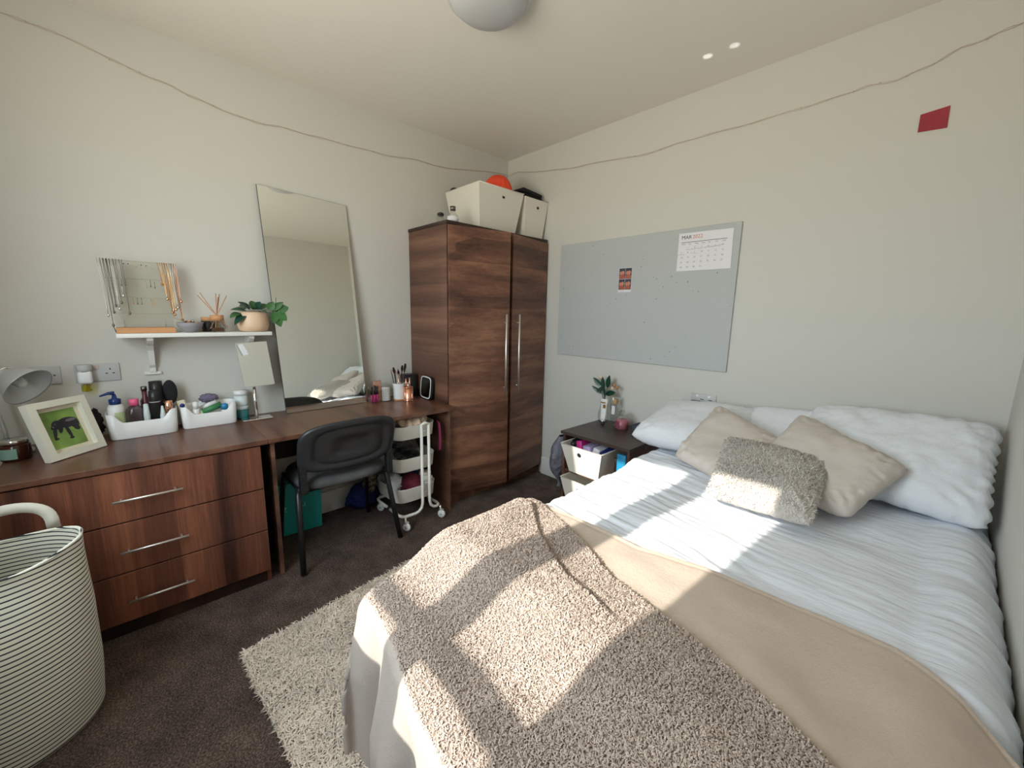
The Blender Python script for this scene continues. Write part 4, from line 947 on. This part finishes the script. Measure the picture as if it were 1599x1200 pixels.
for pth in ([(.12, -1.97, 1.35), (.14, -1.935, 1.365), (.15, -1.905, 1.352), (.15, -1.885, 1.36)], [(.12, -1.97, 1.345), (.14, -1.92, 1.345), (.15, -1.895, 1.325)], [(.14, -1.90, 1.36), (.145, -1.89, 1.40), (.145, -1.888, 1.43)]): mk('stem', tube(pth, .0016, 5), 'stem', pp)
for a, b, w in (((.15, -1.915, 1.360), (.16, -1.855, 1.405), .036), ((.15, -1.885, 1.36), (.16, -1.830, 1.375), .050), ((.15, -1.905, 1.352), (.165, -1.878, 1.265), .055), ((.15, -1.90, 1.345), (.17, -1.915, 1.285), .045), ((.148, -1.93, 1.36), (.16, -1.905, 1.405), .045), ((.15, -1.89, 1.35), (.165, -1.845, 1.300), .05)):
    mk('leaf', leafg(a, b, w, Vector((1, 0, .3)), .15), 'leaf', pp)

# ------------------------------------------------------------------ desk top items
DZ = .7467
lp = thing('desk_lamp', 'silver grey desk lamp with conical shade at the far left of the worktop', 'lamp', (.14, -2.90, DZ))
mk('base', lathe(.14, -2.925, [(0, 0), (.07, 0), (.07, .012), (.02, .022), (0, .022)], 28, z=DZ), 'lamp_grey', lp)
mk('stem', tube([(.14, -2.925, DZ + .02), (.145, -2.925, .85), (.148, -2.935, .93), (.150, -2.945, 1.0), (.150, -2.935, 1.06), (.152, -2.915, 1.095)], .0075, 10), 'lamp_grey', lp)
ax = Vector((.50, .60, -.52)).normalized(); q = ax.to_track_quat('Z', 'Y').to_matrix().to_4x4()
T0 = Matrix.Translation((.150, -2.905, 1.095)) @ q
shd = mk('lamp_shade', lathe(0, 0, [(.0, -.012), (.022, -.010), (.026, .0), (.027, .022), (.034, .028), (.056, .058), (.084, .112), (.0845, .114), (.081, .112), (.052, .062), (.030, .034), (0, .030)], 36).xf(T0), 'lamp_grey', lp)
mk('shade_band', lathe(0, 0, [(.0275, .004), (.030, .006), (.030, .014), (.0275, .016)], 30).xf(T0), 'chrome', shd)
mk('bulb', ell((0, 0, .070), .022, .022, .032).xf(T0), 'lamp_in', shd)
cd = thing('candle_jar', 'amber glass candle jar with pale teal label at the left edge of the worktop', 'candle', (.235, -2.895, DZ))
mk('jar', lathe(.235, -2.895, [(0, 0), (.040, 0), (.044, .006), (.044, .058), (.038, .066), (0, .066)], 30, z=DZ), 'amber', cd)
mk('lid', lathe(.235, -2.895, [(.040, .066), (.041, .082), (.038, .084), (0, .084)], 28, z=DZ), 'chrome', cd)
mk('label', grid(lambda s, t: Vector((.235 + .0447 * cos(-1.5 + s * 1.7), -2.895 + .0447 * sin(-1.5 + s * 1.7), DZ + .010 + t * .042)), 12, 1), 'teal_label', cd)
# photo frame
pf = thing('photo_frame', 'cream white box frame with a photograph of a black dog on grass', 'picture frame', (.31, -2.71, DZ))
fo = Vector((.390, -2.788, DZ + .002)); fx = Vector((-.149, .151, 0)).normalized(); fn_ = Vector((.71, .70, 0)); th_ = math.radians(17)
fz = Vector((0, 0, 1)) * cos(th_) - fn_ * sin(th_); fy = fx.cross(fz); fy = -fy if fy.dot(fn_) < 0 else fy
def FP(a, b, c=0): return fo + fx * a + fz * b + fy * c
def fbox(a0, a1, b0, b1, c0, c1): return prism([FP(a0, b0, c0), FP(a1, b0, c0), FP(a1, b1, c0), FP(a0, b1, c0)], fy * (c1 - c0))
FW, FH = .213, .242
for a in ((0, FW, 0, .027), (0, FW, FH - .027, FH), (0, .027, .027, FH - .027), (FW - .027, FW, .027, FH - .027)): mk('frame_rail', fbox(*a, -.028, .004), 'cream_frame', pf)
mk('mount', fbox(.027, FW - .027, .027, FH - .027, -.028, -.020), 'mount', pf)
ph = mk('photograph', fbox(.043, FW - .043, .042, FH - .042, -.020, -.0192), 'grass_print', pf)
dg = G()
def blob(cx_, cz_, rx_, rz_, rot_=0, c_=-.0188):
    dg.add([FP(cx_ + rx_ * cos(a * PI / 8) * cos(rot_) - rz_ * sin(a * PI / 8) * sin(rot_), cz_ + rx_ * cos(a * PI / 8) * sin(rot_) + rz_ * sin(a * PI / 8) * cos(rot_), c_) for a in range(16)], [tuple(range(16))])
blob(.125, .142, .040, .022, .05); blob(.150, .135, .018, .024, .0, -.0187); blob(.088, .140, .021, .019, .2, -.0186); blob(.074, .132, .013, .010, .3, -.0185)
blob(.094, .122, .008, .020, -.35, -.0184); blob(.070, .112, .007, .030, -.30, -.0183); blob(.117, .106, .007, .032, .12, -.0182); blob(.066, .084, .009, .005, 0, -.0181); blob(.119, .076, .009, .005, 0, -.0180); blob(.152, .112, .010, .012, .9, -.0179)
mk('dog_picture', dg, 'dog_print', ph)
dg = G(); blob(.070, .134, .004, .003, 0, -.0176); blob(.080, .144, .003, .002, .3, -.0176); blob(.140, .150, .020, .006, .05, -.0176)
mk('dog_highlights', dg, plain('grey_print', (.16, .14, .18), .5), ph)
mk('back_stand', prism([FP(.09, .15, -.028), FP(.12, .15, -.028), FP(.12, .14, -.028) - fn_ * .06 + Vector((0, 0, 0)), FP(.09, .14, -.028) - fn_ * .06], (0, 0, -.004)), 'black', pf)
lump('hair_scrunchie', (.115, -2.672, DZ + .075), (.030, .030, .072), 'black_soft', 'black crinkled hair piece between the photo frame and the left white tub', 'hair piece', .5, 6)
# white organiser tubs
def organiser(x0, x1, y0, y1, zt, label):
    t = thing('organiser_tub', label, 'organiser', ((x0 + x1) / 2, (y0 + y1) / 2, DZ), 'white organiser tubs on the worktop')
    cx_, cy_ = (x0 + x1) / 2, (y0 + y1) / 2; hx, hy = (x1 - x0) / 2, (y1 - y0) / 2; n_ = 72
    def ring(k, z, dip):
        out = []
        for i in range(n_):
            a = 2 * PI * i / n_; qx, qy = sup(hx * k, hy * k, 6)(a)
            fr = smooth((qx / hx - .55) / .3) * (1 - smooth((abs(qy / hy) - .52) / .32))
            out.append(Vector((cx_ + qx, cy_ + qy, z - (dip * fr))))
        return out
    v = ring(.94, DZ, 0) + ring(.955, DZ + .004, 0) + ring(1, zt, .042) + ring(.985, zt + .001, .042) + ring(.972, zt, .042) + ring(.93, DZ + .006, 0) + ring(.01, DZ + .006, 0)
    f = [(k * n_ + i, k * n_ + (i + 1) % n_, (k + 1) * n_ + (i + 1) % n_, (k + 1) * n_ + i) for k in range(6) for i in range(n_)] + [tuple(range(n_ - 1, -1, -1))]
    mk('tub_body', G().add(v, f, True), 'white_plastic', t); return t
organiser(.035, .172, -2.632, -2.372, .868, 'left white organiser tub packed with bottles on the worktop')
organiser(.025, .150, -2.362, -2.118, .862, 'right white organiser tub with small tubes on the worktop')
def bottle(name, label, cat, x, y, z, prof, mat, caps=(), ex=1, ey=1, group=None, n=20):
    t = thing(name, label, cat, (x, y, z), group); mk('body', lathe(x, y, prof, n, ex, ey, z), mat, t)
    for nm, pr, mt in caps: mk(nm, lathe(x, y, pr, n, ex if nm in ('label',) else 1, ey if nm in ('label',) else 1, z), mt, t)
    return t
BZ = DZ + .0065
pbt = bottle('pump_bottle', 'white lotion bottle with navy pump at the left of the left tub', 'bottle', .110, -2.592, BZ, [(0, 0), (.026, 0), (.030, .008), (.030, .140), (.022, .155), (0, .155)], 'lotion', (('collar', [(0, .156), (.021, .156), (.022, .180), (.010, .184), (.006, .205), (0, .205)], 'navy'),))
mk('pump_spout', tube([(.110, -2.590, BZ + .208), (.112, -2.61, BZ + .210), (.118, -2.640, BZ + .200)], [.010, .007, .0035], 8), 'navy', pbt)
mk('label', grid(lambda s, t: Vector((.110 + .0304 * cos(-.2 + s * 1.4), -2.592 + .0304 * sin(-.2 + s * 1.4), BZ + .02 + t * .10)), 8, 1), 'label_green', pbt)
bottle('micellar_bottle', 'clear smoky bottle with pink cap in the left tub', 'bottle', .112, -2.528, BZ, [(0, 0), (.032, 0), (.036, .01), (.037, .09), (.030, .125), (.014, .142), (0, .142)], 'micellar', (('cap', [(0, .143), (.018, .143), (.018, .172), (0, .173)], 'pink'), ('label', [(.0375, .02), (.0378, .045)], 'label_pink')), .75, 1.12)
bottle('spray_bottle', 'dark rose spray bottle at the back of the left tub', 'bottle', .060, -2.485, BZ, [(0, 0), (.018, 0), (.019, .15), (.010, .17), (.010, .20), (0, .20)], plain('dark_rose_glass', (.12, .03, .04), .2), (('cap', [(0, .201), (.012, .201), (.012, .222), (0, .223)], 'bronze'),))
bottle('black_bottle', 'tall black bottle at the back of the left tub', 'bottle', .070, -2.440, BZ, [(0, 0), (.026, 0), (.027, .20), (.026, .245), (0, .247)], 'black')
bottle('black_bottle', 'black rounded bottle at the front of the left tub', 'bottle', .120, -2.452, BZ, [(0, 0), (.021, 0), (.022, .15), (.024, .17), (.020, .205), (0, .212)], 'black', (('cap_ring', [(.0225, .15), (.0228, .154)], 'grey_plate'),))
bottle('pale_tube', 'pale teal narrow tube between the pink-capped and black bottles', 'tube', .130, -2.487, BZ, [(0, 0), (.011, 0), (.013, .09), (.009, .145), (0, .147)], 'white_tube')
bottle('pale_tube', 'pale slanted tube just right of the front black bottle', 'tube', .140, -2.428, BZ, [(0, 0), (.012, 0), (.012, .08), (.004, .13), (0, .131)], 'white_tube')
bottle('foundation_bottle', 'foundation bottle with rose gold cap in the left tub', 'bottle', .128, -2.404, BZ, [(0, 0), (.018, 0), (.019, .075), (.017, .09), (0, .09)], 'skin_liquid', (('cap', [(0, .091), (.0175, .091), (.0175, .152), (0, .153)], 'rose_gold'),))
hb = thing('hair_brush', 'black oval hair brush standing upright at the right of the left tub', 'brush', (.075, -2.390, BZ))
mk('brush_head', ell((.075, -2.388, BZ + .185), .012, .030, .062, 24, 16), 'black_soft', hb); mk('handle', tube([(.085, -2.392, BZ), (.078, -2.390, BZ + .14)], .008, 8), 'black', hb)
cr1 = thing('cream_tube', 'white cream tube with round navy emblem in the right tub', 'tube', (.09, -2.325, BZ))
mk('body', box(.078, .098, -2.348, -2.312, BZ, BZ + .140, .006).rot((.09, -2.33, BZ), 'X', .16), 'mount', cr1)
mk('emblem', lathe(0, 0, [(0, 0), (.011, 0), (.011, .001), (0, .001)], 18).rot((0, 0, 0), 'Y', PI / 2).move((.0983, -2.348, BZ + .112)), 'nivea', cr1)
bottle('small_bottle', 'small white-capped bottle with orange label in the right tub', 'bottle', .115, -2.295, BZ, [(0, 0), (.016, 0), (.016, .085), (.012, .09), (0, .09)], 'lotion', (('label', [(.0165, .02), (.0166, .065)], 'orange_p'), ('cap', [(0, .091), (.012, .091), (.012, .128), (0, .129)], 'white_plastic')))
lump('hair_scrunchie', (.065, -2.232, .885), (.022, .040, .022), 'purple_p', 'grey purple hair scrunchie on the back of the right tub', 'scrunchie', .45, 9)
solo('green_tube', tube([(.115, -2.270, .822), (.105, -2.185, .850)], [.014, .017], 12), 'green_p', 'dark green tube lying in the right tub', 'tube')
solo('white_tube', tube([(.075, -2.275, .832), (.075, -2.200, .862)], [.013, .016], 12), 'lotion', 'white tube lying behind the green tube in the right tub', 'tube')
bottle('blue_bottle', 'short bottle with bright blue cap in the right tub', 'bottle', .115, -2.172, BZ, [(0, 0), (.016, 0), (.016, .07), (0, .07)], 'lotion', (('cap', [(0, .071), (.017, .071), (.017, .096), (.010, .102), (0, .103)], 'blue_p'),))
bottle('roll_bottle', 'short dark olive bottle left of the green tube', 'bottle', .110, -2.272, BZ, [(0, 0), (.012, 0), (.012, .075), (0, .078)], 'label_green')
tj = thing('round_jar', 'lower teal round jar stacked beside the right tub', 'jar', (.055, -2.083, DZ), 'two stacked round jars')
mk('pot', lathe(.055, -2.083, [(0, 0), (.030, 0), (.032, .01), (.032, .055)], 24, z=DZ), 'teal_jar', tj); mk('lid', lathe(.055, -2.083, [(.033, .055), (.033, .074), (0, .075)], 24, z=DZ), 'white_tube', tj)
tj = thing('round_jar', 'upper clear round jar stacked on the teal jar beside the right tub', 'jar', (.055, -2.083, DZ + .0755), 'two stacked round jars')
mk('pot', lathe(.055, -2.083, [(0, 0), (.033, 0), (.034, .01), (.034, .06)], 24, z=DZ + .0755), 'white_tube', tj); mk('lid', lathe(.055, -2.083, [(.036, .06), (.036, .085), (0, .087)], 24, z=DZ + .0755), 'lotion', tj)
# standing cosmetic mirror
sm = thing('vanity_mirror', 'rectangular chrome vanity mirror on a pole at the join of worktops', 'mirror', (.14, -2.03, DZ))
mk('base', box(.095, .175, -2.105, -1.955, DZ, DZ + .010, .003, 1), 'chrome', sm)
mk('pole', tube([(.135, -2.030, DZ + .01), (.130, -2.030, .935)], .0085, 14), 'chrome', sm)
vt = [(.145, -2.078, .935), (.145, -1.928, .940), (.125, -1.948, 1.185), (.125, -2.098, 1.180)]
mk('mirror_plate', prism(vt, (-.007, 0, 0)), 'chrome', sm)
mk('mirror_glass', prism([(Vector(p) - Vector((.135, -2.012, 1.06))) * .97 + Vector((.1358, -2.012, 1.06)) for p in vt], (.0006, 0, 0)), 'mirror', sm)
solo('paper_tag', prism([(.148, -2.092, 1.172), (.148, -2.066, 1.176), (.150, -2.046, 1.118), (.150, -2.070, 1.112)], (.001, 0, 0)), 'paper', 'small white paper tag stuck to the top left of the vanity mirror', 'tag')
# right end of desk
ac = thing('acrylic_organiser', 'clear acrylic make-up organiser at the foot of the tall mirror', 'organiser', (.11, -1.31, DZ))
mk('floor_plate', box(.10, .165, -1.365, -1.205, DZ, DZ + .004), 'acrylic', ac)
for a in ((.100, .103, -1.365, -1.205, .125), (.162, .165, -1.365, -1.205, .095)): mk('wall_plate', box(a[0], a[1], a[2], a[3], DZ + .004, DZ + a[4]), 'acrylic', ac)
for y in (-1.365, -1.290, -1.208): mk('divider', box(.103, .162, y, y + .003, DZ + .004, DZ + .11), 'acrylic', ac)
for k, y in enumerate((-1.350, -1.328, -1.310)):
    bottle('lipstick', ('left', 'middle', 'right')[k] + ' lipstick with black cap in the clear organiser', 'lipstick', .135, y, DZ + .0045, [(0, 0), (.008, 0), (.008, .05), (0, .05)], 'magenta', (('cap', [(0, .051), (.0075, .051), (.0075, .105 + .008 * (k % 2)), (0, .106 + .008 * (k % 2))], 'black'),), group='lipsticks in the clear organiser')
solo('cotton_pads', G().join(*[lathe(.135, -1.247, [(0, 0), (.028, 0), (.029, .003), (.028, .006), (0, .006)], 18, z=DZ + .006 + .0075 * i) for i in range(12)]), 'paper', 'stack of white cotton pads in the clear organiser', 'cotton pads')
solo('eyeshadow_palette', box(.108, .118, -1.33, -1.27, DZ + .0045, DZ + .145, .002, 1), 'rose_gold', 'slim rose palette standing at the back of the clear organiser', 'palette')
wc = thing('brush_cup', 'tall white brush cup on a wooden coaster beside the wardrobe', 'cup', (.15, -1.150, DZ))
mk('coaster', box(.108, .192, -1.196, -1.110, DZ, DZ + .006, .001, 1), 'light_wood', wc)
mk('cup', lathe(.150, -1.153, [(0, .007), (.040, .007), (.042, .012), (.044, .118), (.045, .120), (.042, .120), (.040, .014), (0, .012)], 30, z=DZ), 'white_plastic', wc)
random.seed(5)
BL = [('black', -.030, .0, .225), ('black', -.024, .012, .235), ('black', -.012, -.01, .215), ('rose_gold', -.006, .010, .225), ('pink', .004, -.014, .205), ('black', .010, .012, .245), ('rose_gold', .016, -.006, .235), ('black', .024, .008, .255), ('rose_gold', .028, -.008, .230), ('black', .0, .0, .21)]
for k, (mt, dy, dx_, h) in enumerate(BL):
    b0 = Vector((.150 + dx_ * .6, -1.153 + dy * .55, DZ + .02)); t_ = Vector((.150 + dx_ * 1.4, -1.153 + dy * 2.0, DZ + h))
    mb = thing('makeup_brush', 'make-up brush standing in the white cup, %s from the left' % ('first second third fourth fifth sixth seventh eighth ninth tenth'.split()[k]), 'brush', b0, 'make-up brushes in the white cup')
    mk('handle', tube([b0, b0.lerp(t_, .85)], .003, 6), mt, mb); mk('bristles', tube([b0.lerp(t_, .82), b0.lerp(t_, .9), t_], [.005, .010, .006] if k % 3 else [.003, .005, .001], 8), 'black_soft' if k % 2 else 'tan_chain', mb)
cc = thing('copper_cup', 'copper wire brush cup in front of the white cup', 'cup', (.215, -1.118, DZ))
mk('cup', lathe(.215, -1.118, [(0, .001), (.034, .001), (.034, .004), (.033, .095), (.031, .095), (.032, .006), (0, .006)], 30, z=DZ), 'copper', cc)
mk('rim', tube([(.215 + .034 * cos(a * PI / 12), -1.118 + .034 * sin(a * PI / 12), DZ + .096) for a in range(24)], .003, 6, closed=True), 'rose_gold', cc)
mk('foot_ring', tube([(.215 + .035 * cos(a * PI / 12), -1.118 + .035 * sin(a * PI / 12), DZ + .004) for a in range(24)], .003, 6, closed=True), 'rose_gold', cc)
for k, (mt, dy, h) in enumerate((('copper', -.014, .155), ('silver', 0, .13), ('copper', .012, .16))):
    solo('makeup_brush', tube([(.215, -1.118 + dy * .6, DZ + .01), (.213, -1.118 + dy, DZ + h * .75), (.212, -1.118 + dy * 1.1, DZ + h)], [.003, .004, .006], 8), mt, ('left copper', 'middle silver', 'right copper')[k] + ' brush handle in the copper cup', 'brush', 'brushes in the copper cup')
solo('black_box', box(.030, .120, -1.085, -.985, DZ, DZ + .165, .012, 3), 'black', 'black upright case in the corner between wall and wardrobe', 'case')
lm = thing('led_mirror', 'small black rounded-square mirror with pale ring leaning on the wardrobe side', 'mirror', (.25, -.99, DZ))
Lc = Vector((.245, -.995, DZ + .085)); lx = Vector((1, -.10, 0)).normalized(); lz = Vector((0, .10, 1)).normalized(); ln_ = lx.cross(lz); ln_ = -ln_ if ln_.y > 0 else ln_
def lring(k, off): q = sup(.085 * k, .083 * k, 5); return [Lc + lx * q(2 * PI * i / 40)[0] + lz * q(2 * PI * i / 40)[1] + ln_ * off for i in range(40)]
mk('case', prism(lring(1, 0), -ln_ * .016), 'black', lm)
g = G(); v = lring(.94, .001) + lring(.94, .003) + lring(.86, .003) + lring(.86, .001); g.add(v, [(k * 40 + i, k * 40 + (i + 1) % 40, (k + 1) * 40 + (i + 1) % 40, (k + 1) * 40 + i) for k in range(3) for i in range(40)])
mk('light_ring', g, 'white_plastic', lm); mk('mirror_glass', prism(lring(.80, .0012), -ln_ * .001), 'mirror', lm)
